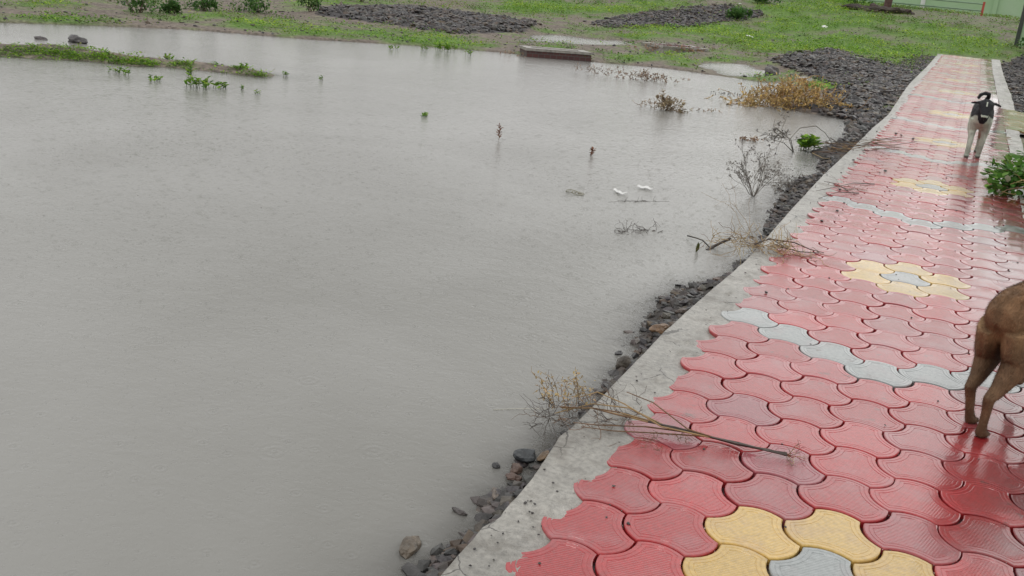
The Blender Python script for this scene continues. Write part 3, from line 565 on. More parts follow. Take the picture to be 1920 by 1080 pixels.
# ------------------------------------------------------------------ dry plants
m_dry = mat('dry_stem', attr='Col', rough=.55, var=.25, vscale=20, coat=.2, coatr=.3)
TAN = (.30, .20, .09); BRN = (.16, .09, .045); DRK = (.055, .04, .032); STR = (.42, .30, .14)
def wander(p, d, ln, n, wob, droop=0.0):
    p = Vector(p); d = Vector(d).normalized(); r = [p.copy()]
    for k in range(n):
        d = (d + Vector((rnd.gauss(0, wob), rnd.gauss(0, wob), rnd.gauss(0, wob) - droop))).normalized(); p = p + d * ln / n; r.append(p.copy())
    return r
def twiggy(mb, p, d, ln, r, depth, wob, col, tip=None, floor=None, kids=3, ang=.8, n=5, droop=0, tips=2, ts=.006):
    pts = wander(p, d, ln, n, wob, droop)
    if floor is not None:
        for q in pts: q.z = max(q.z, floor + .003)
    mb.tube(pts, r, r * .55, 4 if r < .004 else 6, jitc(col, .2))
    if depth > 0:
        for _ in range(kids):
            u = rnd.uniform(.25, 1) * n; i = min(int(u), n - 1); b = pts[i].lerp(pts[i + 1], u - i); dd = (pts[i + 1] - pts[i]).normalized() + Vector((rnd.gauss(0, ang), rnd.gauss(0, ang), rnd.gauss(0, ang * .8)))
            twiggy(mb, b, dd, ln * rnd.uniform(.35, .65), r * .6, depth - 1, wob, col, tip, floor, kids, ang, n, droop, tips, ts)
    elif tip is not None:
        for _ in range(tips):
            b = rnd.choice(pts[1:]); mb.leaf(b, (rnd.gauss(0, 1), rnd.gauss(0, 1), rnd.gauss(.3, 1)), (0, 0, 1), ts * rnd.uniform(.7, 1.8), ts * .7, jitc(tip, .3))
def K(px, py, z): return at(px, py, z)
# big dry branch lying across the kerb
e = empty('dry_branch', at(1200, 800, 0), 'large dead branch with a dark stem lying from the water across kerb and red pavers', 'branch'); ep = Vector(e.location)
mb = MB()
stem = [K(1475, 853, .012), K(1440, 846, .014), K(1380, 833, .016), K(1320, 818, .018), K(1265, 806, .03), K(1215, 790, .045), K(1160, 778, .05), K(1110, 768, .045), K(1050, 766, .02)]
for off in (0, 1, 2, 3):
    pts_ = [q + Vector((rnd.gauss(0, .003), rnd.gauss(0, .004), abs(rnd.gauss(0, .004)))) for q in stem[: 9 - off % 3]]
    mb.tube(pts_[:6], .0048 - .0006 * off, .003, 6, DRK); mb.tube(pts_[5:], .003, .002, 5, BRN if off % 2 else TAN)
for a in ([K(1330, 820, .02), K(1240, 800, .05), K(1170, 757, .09), K(1120, 735, .10), K(1085, 745, .08)], [K(1300, 812, .02), K(1210, 800, .03), K(1120, 797, .03), K(1075, 792, .02)], [K(1370, 830, .01), K(1290, 805, .04), K(1225, 755, .09), K(1175, 735, .1)], [K(1320, 818, .02), K(1230, 812, .02), K(1150, 808, .01), K(1090, 800, .0)], [K(1260, 805, .03), K(1180, 765, .07), K(1110, 757, .06), K(1040, 775, .0)]):
    mb.tube(a, .003, .0016, 5, rnd.choice((TAN, BRN)))
o = mb.build('stem', m_dry, e); o.matrix_parent_inverse = Matrix.Translation(-ep)
mb = MB()
for k in range(64):
    u = rnd.uniform(0, 1) ** 1.3; b = K(1015 + 190 * u, 800 - 42 * rnd.random(), rnd.uniform(.0, .05)); twiggy(mb, b, (rnd.gauss(-.5, .6), rnd.gauss(0, .7), rnd.gauss(0, .5)), rnd.uniform(.05, .13), .0013, 1, .35, rnd.choice((DRK, BRN, DRK)), floor=-.1 if b.x < -.97 else .0, kids=3)
for k in range(14): b = K(rnd.uniform(1190, 1300), rnd.uniform(815, 842), .01); twiggy(mb, b, (rnd.gauss(0, 1), rnd.gauss(0, .5), .2), .05, .001, 1, .4, BRN, floor=.001, kids=3)
o = mb.build('twig', m_dry, e); o.matrix_parent_inverse = Matrix.Translation(-ep)
FLW = ((1030, 745, .0), (1048, 735, .02), (1075, 720, .05), (1080, 740, .02), (1105, 735, .04), (1065, 755, .01), (1020, 730, .04), (1040, 748, .0))
for px, py, zt in FLW:
    mb = MB(); b = K(px, py + 18, -.04); b.z = -.04; 
    twiggy(mb, b, (rnd.gauss(0, .25), rnd.gauss(0, .25), 1), .12, .0016, 1, .25, TAN, tip=STR, kids=3, tips=4, ts=.010)
    for k in range(9): mb.leaf(b + Vector((rnd.gauss(0, .012), rnd.gauss(0, .012), rnd.uniform(0, .08))), (rnd.gauss(0, 1), rnd.gauss(0, 1), rnd.gauss(.3, 1)), (0, 0, 1), .015, .008, jitc(STR, .25))
    o = mb.build('dried_flower', m_dry, e); o.matrix_parent_inverse = Matrix.Translation(-ep)
mb = MB()
for k in range(10): twiggy(mb, K(1475, 853, .01), (rnd.gauss(1, .3), rnd.gauss(.0, .3), 0), .07, .0012, 1, .35, rnd.choice((STR, BRN, (.25, .03, .03))), floor=.001, kids=2)
o = mb.build('root', m_dry, e); o.matrix_parent_inverse = Matrix.Translation(-ep)
# straw clump on the kerb farther on
mb = MB(); c0 = K(1445, 468, .0)
for k in range(150):
    b = c0 + Vector((rnd.gauss(-.02, .13), rnd.gauss(0, .10), rnd.uniform(0, .03))); twiggy(mb, b, (rnd.gauss(0, 1), rnd.gauss(0, .6), rnd.gauss(.1, .35)), rnd.uniform(.07, .2), .0018, 0, .45, rnd.choice((STR, TAN, STR, BRN)), floor=0 if b.x > -.95 else -.09)
for a in ([K(1440, 448, .05), K(1490, 455, .04), K(1520, 468, .015), K(1545, 474, .006)], [K(1460, 462, .03), K(1500, 472, .02), K(1535, 474, .006)], [K(1415, 458, .02), K(1445, 447, .05), K(1470, 462, .03)]): mb.tube(a, .005, .0022, 6, DRK)
for k in range(5): twiggy(mb, c0 + Vector((-.05, .05, 0)), (rnd.gauss(-1, .3), rnd.gauss(.1, .5), .3), .35, .0016, 1, .25, TAN, floor=-.09, kids=3)
o = mb.build('straw_clump', m_dry, loc=tuple(c0)); tag(o, 'heap of yellow straw and a dark stem draped over the kerb midway along the path', 'straw heap')
# stick and curled leaf in the water
mb = MB(); mb.tube([K(1325, 470, -.105), K(1338, 462, -.09), K(1352, 455, -.065), K(1366, 449, -.04)], .011, .008, 7, DRK); mb.tube([K(1366, 449, -.042), K(1370, 446, -.03)], .012, .007, 7, DRK)
mb.tube([K(1289, 442, -.085), K(1305, 446, -.07), K(1318, 451, -.06), K(1330, 463, -.1)], .005, .004, 6, (.03, .028, .025))
for a in ([K(1342, 455, -.07), K(1350, 448, -.04), K(1365, 450, -.04), K(1380, 452, -.09)],): mb.tube(a, .003, .002, 4, TAN)
for k in range(14): twiggy(mb, K(1335 + 40 * rnd.random(), 455, -.08), (rnd.gauss(.4, .7), rnd.gauss(0, .6), .3), .07, .0013, 0, .4, STR, floor=WZ)
o = mb.build('driftwood', m_dry, loc=tuple(K(1335, 465, WZ))); tag(o, 'dark forked stick poking out of the water just left of the straw heap', 'stick')
mb = MB(); mb.leaf(K(1304, 475, -.11), (.1, .0, 1), (0, 1, 0), .075, .022, (.10, .11, .03), curl=.3); mb.tube([K(1304, 475, -.11), K(1306, 462, -.08), K(1318, 453, -.065)], .002, .0015, 4, (.10, .11, .03)); o = mb.build('curled_leaf', m_leaf, loc=tuple(K(1304, 475, WZ))); tag(o, 'curled olive leaf blade standing in the water left of the dark stick', 'leaf')
# bare shrub
def shrub(name, px, py, label, cat, h, n, col, tip=None, spread=.7, r=.004, depth=3, kids=3, wob=.12, z=WZ, mat_=None, ang=.45, tips=2, ts=.012, flat=1.0, ln=.62, droop=0, group=None):
    p = at(px, py, z); mb = MB()
    for k in range(n):
        a = 6.283 * k / n + rnd.uniform(-.3, .3); sp = spread * rnd.uniform(.1, 1); twiggy(mb, p + Vector((math.cos(a) * .01, math.sin(a) * .01, -.02)), (math.cos(a) * sp, math.sin(a) * sp, flat), h * ln * rnd.uniform(.75, 1.1), r, depth, wob, col, tip, z, kids, ang, 5, droop, tips, ts)
    o = mb.build(name, mat_ or m_dry, loc=tuple(p)); tag(o, label, cat, group); return o
shrub('bare_shrub', 1412, 368, 'leafless dark twiggy shrub standing in the water near the kerb', 'shrub', .62, 11, (.17, .15, .13), (.15, .13, .11), 1.0, .0032, 3, 3, .10, ang=.42, tips=3, ts=.011, ln=.52)
mb = MB()
for k in range(16): twiggy(mb, K(1445 + 60 * rnd.random(), 372 - 25 * rnd.random(), WZ), (rnd.gauss(.6, .5), rnd.gauss(.3, .5), .45), .22, .0022, 2, .25, (.11, .085, .065), tip=DRK, floor=WZ, kids=3, tips=2, ts=.012)
o = mb.build('dead_twigs', m_dry, loc=tuple(K(1480, 360, WZ))); tag(o, 'tangle of thin dead twigs between the bare shrub and the kerb', 'twigs')
mb = MB()
for a in ([K(1640, 345, .004), K(1600, 343, .008), K(1560, 352, .02), K(1530, 358, .01)], [K(1590, 358, .004), K(1570, 345, .02), K(1545, 340, .03)], [K(1610, 362, .004), K(1570, 360, .02), K(1535, 372, .006)]): mb.tube(a, .004, .002, 5, TAN if rnd.random() < .4 else DRK)
for k in range(7): twiggy(mb, K(1580, 352, .01), (rnd.gauss(0, 1), rnd.gauss(0, .7), .1), .22, .0018, 1, .3, BRN, floor=.001, kids=2)
o = mb.build('loose_twigs', m_dry, loc=tuple(K(1580, 350, 0))); tag(o, 'thin brown twigs lying on the kerb beside the bare shrub', 'twigs')
# arching weed with green sprig
mb = MB()
for a in ([K(1487, 285, WZ), K(1480, 262, .1), K(1500, 240, .22), K(1530, 236, .25), K(1548, 250, .18), K(1558, 265, .08), K(1562, 275, -.02)], [K(1488, 285, WZ), K(1483, 262, .05), K(1462, 246, .15), K(1452, 240, .18)], [K(1487, 285, WZ), K(1470, 268, .0), K(1450, 262, .06), K(1438, 262, .07)], [K(1560, 262, .05), K(1535, 268, .08), K(1520, 280, -.02), K(1500, 283, -.08)], [K(1556, 258, .1), K(1572, 268, .03), K(1580, 273, 0)]): mb.tube(a, .0045, .0028, 5, (.09, .075, .055))
for k in range(14): twiggy(mb, K(1455 + 30 * rnd.random(), 250 + 16 * rnd.random(), .08), (rnd.gauss(-.7, .5), rnd.gauss(0, .4), rnd.gauss(.2, .4)), .2, .0028, 1, .25, (.10, .08, .06), tip=DRK, kids=3, tips=3, ts=.022)
o = mb.build('arching_weed', m_dry, loc=tuple(K(1487, 285, WZ))); tag(o, 'dead weed with one thin stem arching in a loop over the water beside the kerb', 'weed')
shoot(1511, 283, .15, 22, 'bright green leafy sprig in the water under the arching dead weed', None, 'plant', 'green_sprig', spread=.9, ls=.085)
mb = MB()
for k in range(60):
    u = rnd.random(); mb_ = K(1520 + 120 * u, 280 - 14 * u + rnd.gauss(0, 6), -.05 + .05 * u); twiggy(mb, mb_, (rnd.gauss(1, .3), rnd.gauss(.1, .4), rnd.gauss(0, .1)), rnd.uniform(.2, .6), .004, 0, .1, rnd.choice((BRN, DRK, TAN, (.12, .07, .05))))
o = mb.build('reed_debris', m_dry, loc=tuple(K(1580, 275, -.05))); tag(o, 'bundle of dead brown stems washed up against the kerb below the black boulders', 'dead stems')
# big dry yellow bush
mb = MB(); p = at(1490, 205, WZ)
for k in range(520):
    u = rnd.gauss(0, .42); c = p + Vector((u * 1.0 * RX.x - .05, .38 * u + rnd.gauss(0, .22) + .1, 0)); hgt = max(.12, .58 * math.exp(-(u / .75) ** 2)); c.z = WZ + rnd.random() * hgt * .7
    twiggy(mb, c, (rnd.gauss(0, .7), rnd.gauss(0, .6), rnd.gauss(.1, .6)), rnd.uniform(.12, .32), .0048, 0, .4, rnd.choice(((.48, .32, .10), (.42, .27, .09), (.30, .18, .07), (.54, .38, .14), (.22, .13, .06))), tip=(.48, .32, .11), floor=WZ, droop=.08, tips=3, ts=.035)
o = mb.build('dry_bush', m_dry, loc=tuple(p)); tag(o, 'big golden brown dried bush at the corner of the water and the rubble bank', 'dry bush')
def drybush(px, py, w, h, n, label, cols, r=.003, name='dry_shrub', z=WZ, ts=.02):
    mb = MB(); p = at(px, py, z)
    for k in range(n):
        u = rnd.gauss(0, .42) * w; c = p + Vector((u * .9, u * .38 + rnd.gauss(0, .12) * w, 0)); c.z = z + rnd.random() * h * .5
        twiggy(mb, c, (rnd.gauss(0, .7), rnd.gauss(0, .5), rnd.gauss(.4, .5)), rnd.uniform(.3, .7) * h, r, 0, .35, rnd.choice(cols), tip=rnd.choice(cols), floor=z, tips=3, ts=ts)
    o = mb.build(name, m_dry, loc=tuple(p)); tag(o, label, 'dry shrub'); return o
CT = [(.34, .25, .16), (.28, .19, .12), (.22, .14, .09), (.38, .30, .2)]
p0 = at(1250, 208, WZ)
shrub('dry_shrub', 1250, 207, 'pale dried shrub with two upright sprays standing alone in the far water', 'dry shrub', .36, 8, (.27, .20, .13), (.36, .28, .18), 1.1, .004, 2, 4, .3, tips=4, ts=.028)
drybush(1240, 205, .34, .16, 60, 'low tangle of pale dry stems at the foot of the pale dried shrub', CT)
drybush(1325, 209, .25, .04, 14, 'flat floating dry stems right of the pale dried shrub', CT)
drybush(1205, 150, .62, .20, 90, 'low brown dried shrub in the water beyond the pale dried shrub', [(.26, .17, .11), (.2, .12, .08), (.32, .22, .14)], r=.004, ts=.03)
drybush(1110, 138, .42, .18, 34, 'sparse dried shrub in the water below the brick chamber', [(.22, .16, .12), (.3, .2, .14)], ts=.025)
drybush(960, 104, .3, .12, 22, 'small reddish dry tuft at the waterline left of the brick chamber', [(.36, .22, .14), (.3, .18, .12)])
drybush(1258, 96, .9, .16, 90, 'rusty dried grass in front of the sunken concrete frame', [(.34, .20, .10), (.3, .16, .08)], r=.005, z=-.05, ts=.035)
drybush(1407, 264, .2, .05, 34, 'orange brown floating plant scraps left of the arching weed', [(.34, .22, .13), (.25, .14, .08)], ts=.02)
drybush(1370, 178, .5, .03, 20, 'dark floating stems left of the golden dried bush', [(.06, .05, .045)], r=.003)
def leafy_spike(px, py, h, label, name, col):
    p = at(px, py); mb = MB(); mb.tube([p + Vector((0, 0, -.03)), p + Vector((.005, 0, h * .5)), p + Vector((0, 0, h))], .003, .0015, 5, BRN)
    for k in range(34): mb.leaf(p + Vector((rnd.gauss(0, .008), 0, h * (rnd.random() ** .8))), (rnd.gauss(0, 1), rnd.gauss(0, 1), rnd.gauss(.6, .5)), (0, 0, 1), .03, .014, jitc(col, .25))
    o = mb.build(name, m_dry, loc=tuple(p)); tag(o, label, 'plant')
leafy_spike(935, 262, .15, 'upright rust brown plant spike standing in the open water', 'dead_plant', (.25, .10, .05))
leafy_spike(1109, 291, .06, 'small rust coloured clump of leaves floating in the open water', 'leaf_clump', (.25, .09, .035))
mb = MB()
for k in range(16): twiggy(mb, K(1150 + 95 * rnd.random(), 437 - 6 * rnd.random(), WZ), (rnd.gauss(0, 1), rnd.gauss(0, .5), rnd.gauss(.3, .3)), .10, .0018, 1, .45, DRK, floor=WZ, kids=2)
for k in range(9): a = 6.28 * k / 9
mb.tube([K(1160 + 8 * math.cos(t * .7), 433 + 5 * math.sin(t * .7), WZ + .004) for t in range(10)], .0016, .0016, 4, DRK)
mb.rock(K(1226, 433, WZ), .02, .01, .006, DRK, 1)
o = mb.build('floating_twigs', m_dry, loc=tuple(K(1190, 433, WZ))); tag(o, 'scatter of thin dark twigs floating left of the forked stick', 'twigs')
mb = MB()
mb.tube([K(1140, 379, WZ), K(1190, 377, WZ), K(1255, 378, WZ)], .0012, .0012, 4, DRK)
for k in range(12): twiggy(mb, K(1190 + 60 * rnd.random() - 100 * (k % 2) * .3, 378, WZ), (rnd.gauss(0, 1), rnd.gauss(0, .4), .05), .07, .0016, 0, .4, (.10, .09, .08), floor=WZ)
o = mb.build('floating_twigs', m_dry, loc=tuple(K(1150, 378, WZ))); tag(o, 'few faint twigs floating just under the white plastic scraps', 'twigs')
# plastic litter
m_plas = mat('white_plastic', (.80, .80, .79), .3, .08, 30, .002, 60); m_ring = mat('clear_plastic', (.42, .42, .38), .2, .1, 30)
mb = MB(); cc = K(1078, 362, WZ); ring = [cc + Vector((.085 * math.cos(t) * .9 + .02 * math.sin(t), -.085 * math.cos(t) * .35 + .045 * math.sin(t), .006 + .004 * math.sin(3 * t))) for t in np.linspace(0, 6.283, 26)]
mb.tube(ring, .003, .003, 5, (.25, .24, .18)); mb.tube([q * .0 + cc + (q - cc) * .82 for q in ring], .0016, .0016, 4, (.4, .38, .3))
for k in range(5): mb.rock(cc + Vector((rnd.gauss(0, .03), rnd.gauss(0, .015), .003)), .008, .005, .003, (.2, .17, .1), 1)
o = mb.build('floating_ring', m_dry, loc=tuple(cc)); tag(o, 'thin oval loop of pale plastic floating in the middle of the water', 'plastic litter')
def scrap(px, py, L_, label, seed):
    r_ = random.Random(seed); mb = MB(); c = K(px, py, WZ); n = 9; vs = []; 
    for k in range(n):
        u = k / (n - 1); x = (u - .5) * L_; w = L_ * .13 * math.sin(math.pi * min(1, u + .12)) + .004; zz = .004 + .012 * abs(math.sin(u * 7 + seed)); yo = .02 * math.sin(u * 6 + seed)
        vs += [c + Vector((x, -.35 * x + yo - w, zz)), c + Vector((x, -.35 * x + yo, zz + .012)), c + Vector((x, -.35 * x + yo + w, zz * .6))]
    fs = []
    for k in range(n - 1):
        for j in (0, 1): a = k * 3 + j; fs.append((a, a + 1, a + 4, a + 3))
    mb.add(vs, fs, (.8, .8, .8)); o = mb.build('plastic_scrap', m_plas, loc=tuple(c)); tag(o, label, 'plastic litter', 'white plastic scraps floating on the water')
scrap(1162, 363, .13, 'white plastic scrap floating left of the other one', 1); scrap(1210, 355, .14, 'white plastic scrap floating nearer the bare shrub', 4)
# thin thread in the water in front of the branch
mb = MB(); mb.tube([K(925, 768, WZ + .002), K(970, 766, WZ + .004), K(1040, 767, WZ + .01)], .0012, .0012, 4, (.6, .58, .5)); o = mb.build('straw', m_dry, loc=tuple(K(980, 767, WZ))); tag(o, 'single thin pale straw floating out from the large dead branch', 'straw')
# little dark pebbles lying on the kerb and pavers
mb = MB()
for px, py, s in ((1037, 905, .006), (1045, 921, .005), (985, 943, .007), (1003, 945, .006), (993, 959, .005), (972, 977, .004), (943, 1000, .004), (933, 1017, .004), (890, 1029, .005), (882, 1060, .005), (917, 1061, .004), (1010, 1002, .004), (1000, 988, .004), (1178, 981, .007), (1137, 970, .004), (1372, 705, .0), (1437, 548, .012), (1660, 320, .02), (1600, 300, .02), (1541, 414, .014), (1620, 253, .022), (1680, 250, .022), (1690, 253, .018), (1712, 260, .018), (1643, 268, .018), (1575, 355, .016), (1570, 395, .012), (1520, 645, .005), (1583, 380, .01)):
    if s: mb.rock(K(px, py, s * .5), s, s * .8, s * .5, (.04, .035, .035), 1)
for k in range(130): 
    q = (rnd.uniform(-.93, .62) if rnd.random() < .5 else rnd.uniform(-.93, -.78), 2 + 14 * rnd.random() ** 1.6, 0); s = rnd.uniform(.0015, .0045) * (1 + q[1] * .12); mb.rock((q[0], q[1], s * .4), s, s * .8, s * .5, jitc((.06, .05, .045), .4), 1)
OUT = outline(7)
for k in range(900):                # crumbs caught in the joints
    i = rnd.randrange(0, 7); j = rnd.randrange(-8, 22); cx = OX + AX[0] * i - .1386; cy = OY + AX[1] * i + BY[1] * j
    if cy < 1: continue
    if n4(np.array([cx * 2]), np.array([cy * 2]), 1)[0] < .45: continue
    q = rnd.choice(OUT); s = rnd.uniform(.001, .0026); mb.rock((cx + q.x + rnd.gauss(0, .002), cy + q.y + rnd.gauss(0, .002), -.003), s, s, s * .7, jitc(rnd.choice(((.30, .22, .20), (.07, .05, .045), (.10, .07, .06))), .4), 1)
o = mb.build('grit', m_stone); tag(o, kind='stuff')
mb = MB()
for k in range(260):
    q = at(rnd.uniform(0, 1350), 140 + 900 * rnd.random(), WZ)
    if n3(np.array([q.x]), np.array([q.y]), .8)[0] < .52: continue
    if q.x > -1.3 or q.y > 14 or TZ(q.x, q.y) > WZ - .03: continue
    s = rnd.uniform(.001, .0032) * (1 + .16 * q.y); mb.rock((q.x, q.y, WZ), s, s * .7, s * .35, jitc((.10, .085, .065), .4), 1)
o = mb.build('floating_debris', m_stone); tag(o, kind='stuff')
# ------------------------------------------------------------------ brick chamber and sunken frame
def brick_mat():
    m = bpy.data.materials.new('dark_brick'); m.use_nodes = True; t = m.node_tree; l = t.links.new; b = t.nodes['Principled BSDF']; b.inputs['Roughness'].default_value = .55
    tcn = N(t, 'ShaderNodeTexCoord'); br = N(t, 'ShaderNodeTexBrick'); mpn = N(t, 'ShaderNodeMapping'); mpn.inputs['Rotation'].default_value = (math.pi / 2, 0, 0); l(tcn.outputs['Object'], mpn.inputs['Vector']); l(mpn.outputs[0], br.inputs['Vector'])
    br.inputs['Scale'].default_value = 4.2; br.inputs['Color1'].default_value = (.10, .035, .03, 1); br.inputs['Color2'].default_value = (.065, .025, .025, 1); br.inputs['Mortar'].default_value = (.09, .07, .065, 1); br.inputs['Mortar Size'].default_value = .03; br.inputs['Row Height'].default_value = .32
    l(br.outputs['Color'], b.inputs['Base Color']); return m
m_brick = brick_mat(); m_rim = mat('mortar_rim', (.30, .28, .25), .55, .3, 14, .01, 40, coat=.3)
def chamber(px, py, px2, py2, depth, h, z, label, name='brick_chamber', cat='brick chamber', wall_m=None):
    a = at(px, py, z); b_ = at(px2, py2, z); ln = (b_ - a).length; ang = math.atan2(b_.y - a.y, b_.x - a.x)
    e = empty(name, a, label, cat); e.rotation_euler = (0, 0, ang); T = .13
    mb = MB()
    mb.box((0, 0, -.3), (ln, T, h), jit=.004); mb.box((0, depth - T, -.3), (ln, depth, h), jit=.004); mb.box((0, T + .003, -.3), (T, depth - T - .003, h - .003), jit=.004); mb.box((ln - T, T + .003, -.3), (ln, depth - T - .003, h - .003), jit=.004)
    mb.build('wall', wall_m or m_brick, e)
    mb = MB(); r = .018
    mb.box((-r, -r, h + .003), (ln + r, T + r, h + .05), jit=.008); mb.box((-r, depth - T - r, h + .003), (ln + r, depth + r, h + .045), jit=.008); mb.box((-r, T + r + .003, h + .003), (T + r, depth - T - r - .003, h + .047), jit=.008); mb.box((ln - T - r, T + r + .003, h + .003), (ln + r, depth - T - r - .003, h + .047), jit=.008)
    mb.build('rim', m_rim, e)
    mb = MB()
    for k in range(46): mb.rock((rnd.uniform(T, ln - T), rnd.uniform(T, depth - T), h * .45 + rnd.uniform(-.03, .04)), .09, .07, .05, jitc((.12, .055, .045), .4), 1)
    mb.build('rubble', m_stone, e); return e
chamber(987, 107, 1108, 116, .62, .12, WZ, 'low brick chamber with a pale mortar rim at the far edge of the water')
chamber(1243, 92, 1327, 97, .95, .02, .0, 'sunken chamber with a wide concrete frame among the far weeds', 'concrete_frame', 'sunken chamber', m_rim)
mb = MB(); a = K(1328, 65, .02); b_ = K(1392, 68, .02); mb.tube([a, a.lerp(b_, .5) + Vector((0, 0, .03)), b_], .06, .05, 7, (.05, .05, .045)); o = mb.build('log', m_stone, loc=tuple(a)); tag(o, 'long dark pole lying in the weeds beyond the sunken chamber', 'pole')
for px, py, s, lb in ((1405, 78, .16, 'crumpled white bag lying in the weeds left of the rubble mound'), (1541, 78, .16, 'white litter scrap in the grass above the near rubble mound'), (1380, 52, .10, 'small white scrap in the weeds near the dark pole'), (1513, 148, .16, 'pale stone slab at the waterline by the green tuft')):
    p = K(px, py, .0); p.z = TZ(p.x, p.y); mb = MB(); mb.rock((p.x, p.y, p.z + .03), s, s * .6, s * .3, (.55, .55, .53), 2); o = mb.build('litter' if 'stone' not in lb else 'stone_slab', m_plas if 'stone' not in lb else m_rim, loc=tuple(p)); tag(o, lb, 'litter' if 'stone' not in lb else 'stone')
# ------------------------------------------------------------------ far bushes, tree, rail fence and walls
m_bark = mat('bark', (.10, .055, .045), .7, .35, 8, .03, 12)
def bush(p, w, h, n, ls, label, cols, name='bush', group=None, cat='bush'):
    e = empty(name, p, label, cat, group); mb = MB()
    for k in range(max(5, int(n / 120))): mb.tube(wander((rnd.gauss(0, w * .06), rnd.gauss(0, w * .06), -.02), (rnd.gauss(0, .5), rnd.gauss(0, .5), 1), h * .75, 4, .15), .008 * (1 + h), .004, 5, (.10, .07, .04))
    mb.build('stem', m_bark, e); mb = MB()
    cl = [(rnd.gauss(0, w * .28), rnd.gauss(0, w * .28), h * rnd.uniform(.2, .85), rnd.uniform(.14, .3) * w) for _ in range(14)]
    for k in range(n):
        cx, cy, cz, r = rnd.choice(cl); q = Vector((rnd.gauss(0, 1), rnd.gauss(0, 1), rnd.gauss(0, .9))).normalized() * r * rnd.random() ** .4; P_ = Vector((cx, cy, max(cz, .04))) + q; P_.z = max(P_.z, .01)
        mb.leaf(P_, (q.x + rnd.gauss(0, .3), q.y + rnd.gauss(0, .3), q.z + rnd.gauss(.2, .4)), (0, 0, 1), ls * rnd.uniform(.6, 1.3), ls * .6, jitc(rnd.choice(cols), .25))
    mb.build('foliage', m_leaf, e); return e
DG = [(.05, .12, .035), (.07, .16, .04), (.10, .20, .05), (.13, .24, .06)]
GB = 'low bushes on the far bank'
for px, py, w, h, lb in ((256, 14, .75, .42, 'dark green bush at the top edge, leftmost of the far bushes'), (322, 17, .35, .25, 'small green bush between the leftmost far bush and the next'), (385, 13, .5, .38, 'upright green bush beside the pale green weed strip'), (480, 17, .8, .30, 'wide low dark green bush on bare soil'), (583, 20, .55, .5, 'green bush at the left end of the blue grey gravel heap'), (678, 6, .5, .4, 'dark green bush above the blue grey gravel heap')):
    p = at(px, py, .06); p.z = TZ(p.x, p.y); bush(p, w, h, 420, .07, lb, DG, group=GB)
for px, py, w, h, lb in ((1430, 6, .9, .4, 'dark bush in front of the far rail fence'), (1382, 34, .7, .22, 'bright green tuft between the two grey gravel heaps'), (1605, 10, 1.3, 1.0, 'bush hanging over the rail left of the red brown trunk, left of a pair'), (1637, 9, 1.0, 1.0, 'bush hanging over the rail left of the red brown trunk, nearer the trunk'), (1740, 16, 1.0, .8, 'thin bush behind the far lawn beside the thin red post')):
    p = hit(px, py); bush(p, w, h, 500, .13, lb, DG, group=GB)
p = hit(1858, 26); bush(p, 1.7, 2.4, 1800, .16, 'tall dark green bush in front of the light green wall', DG, 'tall_bush')
p = hit(1911, 60) if False else Vector((1.75, 36.6, TZ(1.75, 36.6))); bush(p, .6, 1.1, 500, .10, 'slim dark shrub at the foot of the light green wall', DG, 'wall_shrub')
# tree
p = hit(1662, 20); e = empty('tree', p, 'tree with a straight red brown trunk on the dark mound by the rail fence', 'tree'); mb = MB(); tr_ = [Vector((0, 0, -.2)), Vector((.02, 0, .8)), Vector((-.03, .02, 1.9)), Vector((.05, 0, 3.2)), Vector((0, 0, 4.2))]; mb.tube(tr_, .17, .08, 10, (.13, .05, .045))
for k in range(9): a = rnd.uniform(0, 6.28); mb.tube(wander((0, 0, 2.4 + k * .2), (math.cos(a), math.sin(a), .8), 1.6, 5, .15), .05, .015, 6)
mb.build('trunk', m_bark, e); mb = MB()
for k in range(3600):
    q = Vector((rnd.gauss(0, 1), rnd.gauss(0, 1), rnd.gauss(0, .7))); q = q.normalized() * rnd.random() ** .35; P_ = Vector((q.x * 1.9, q.y * 1.9, 4.3 + q.z * 1.5)) + Vector((mn.noise(q * 3) * .5,) * 3)
    if mn.noise(P_ * 1.4) < -.12: continue
    mb.leaf(P_, (rnd.gauss(0, 1), rnd.gauss(0, 1), rnd.gauss(0, .6)), (0, 0, 1), .16, .08, jitc(rnd.choice(DG), .25))
mb.build('crown', m_leaf, e)
mb = MB(); 
for k in range(24): mb.rock((p.x + rnd.gauss(-.3, .6), p.y + rnd.gauss(-.6, .4), TZ(p.x, p.y - .5) + rnd.uniform(-.1, .06)), .4, .35, .16, jitc((.075, .06, .05), .3), 2)
o = mb.build('soil_mound', m_ground); tag(o, kind='structure')
# rail fence
m_rail = mat('green_paint', (.22, .32, .22), .45, .2, 3); m_redp = mat('red_paint', (.42, .07, .05), .45, .2, 3)
e = None; fp = [Vector((x, 50.5 + .05 * x, 0)) for x in (-22, -17.5, -13, -8.5, -4.2, 0)]
for q in fp: q.z = TZ(q.x, q.y)
e = empty('rail_fence', fp[0], 'low green and red rail fence along the top of the far lawn', 'fence'); o0 = fp[0]
for k, q in enumerate(fp):
    mb = MB(); mb.box((q.x - o0.x - .05, q.y - o0.y - .05, q.z - o0.z - .1), (q.x - o0.x + .05, q.y - o0.y + .05, q.z - o0.z + .62)); mb.build('post', m_redp, e)
for k in range(len(fp) - 1):
    for hz in (.22, .52): mb = MB(); mb.tube([fp[k] - o0 + Vector((.05, -.06, hz)), fp[k + 1] - o0 + Vector((-.05, -.06, hz))], .035, .035, 6); mb.build('rail', m_rail if (k * 2 + (hz > .3)) % 5 else m_redp, e)
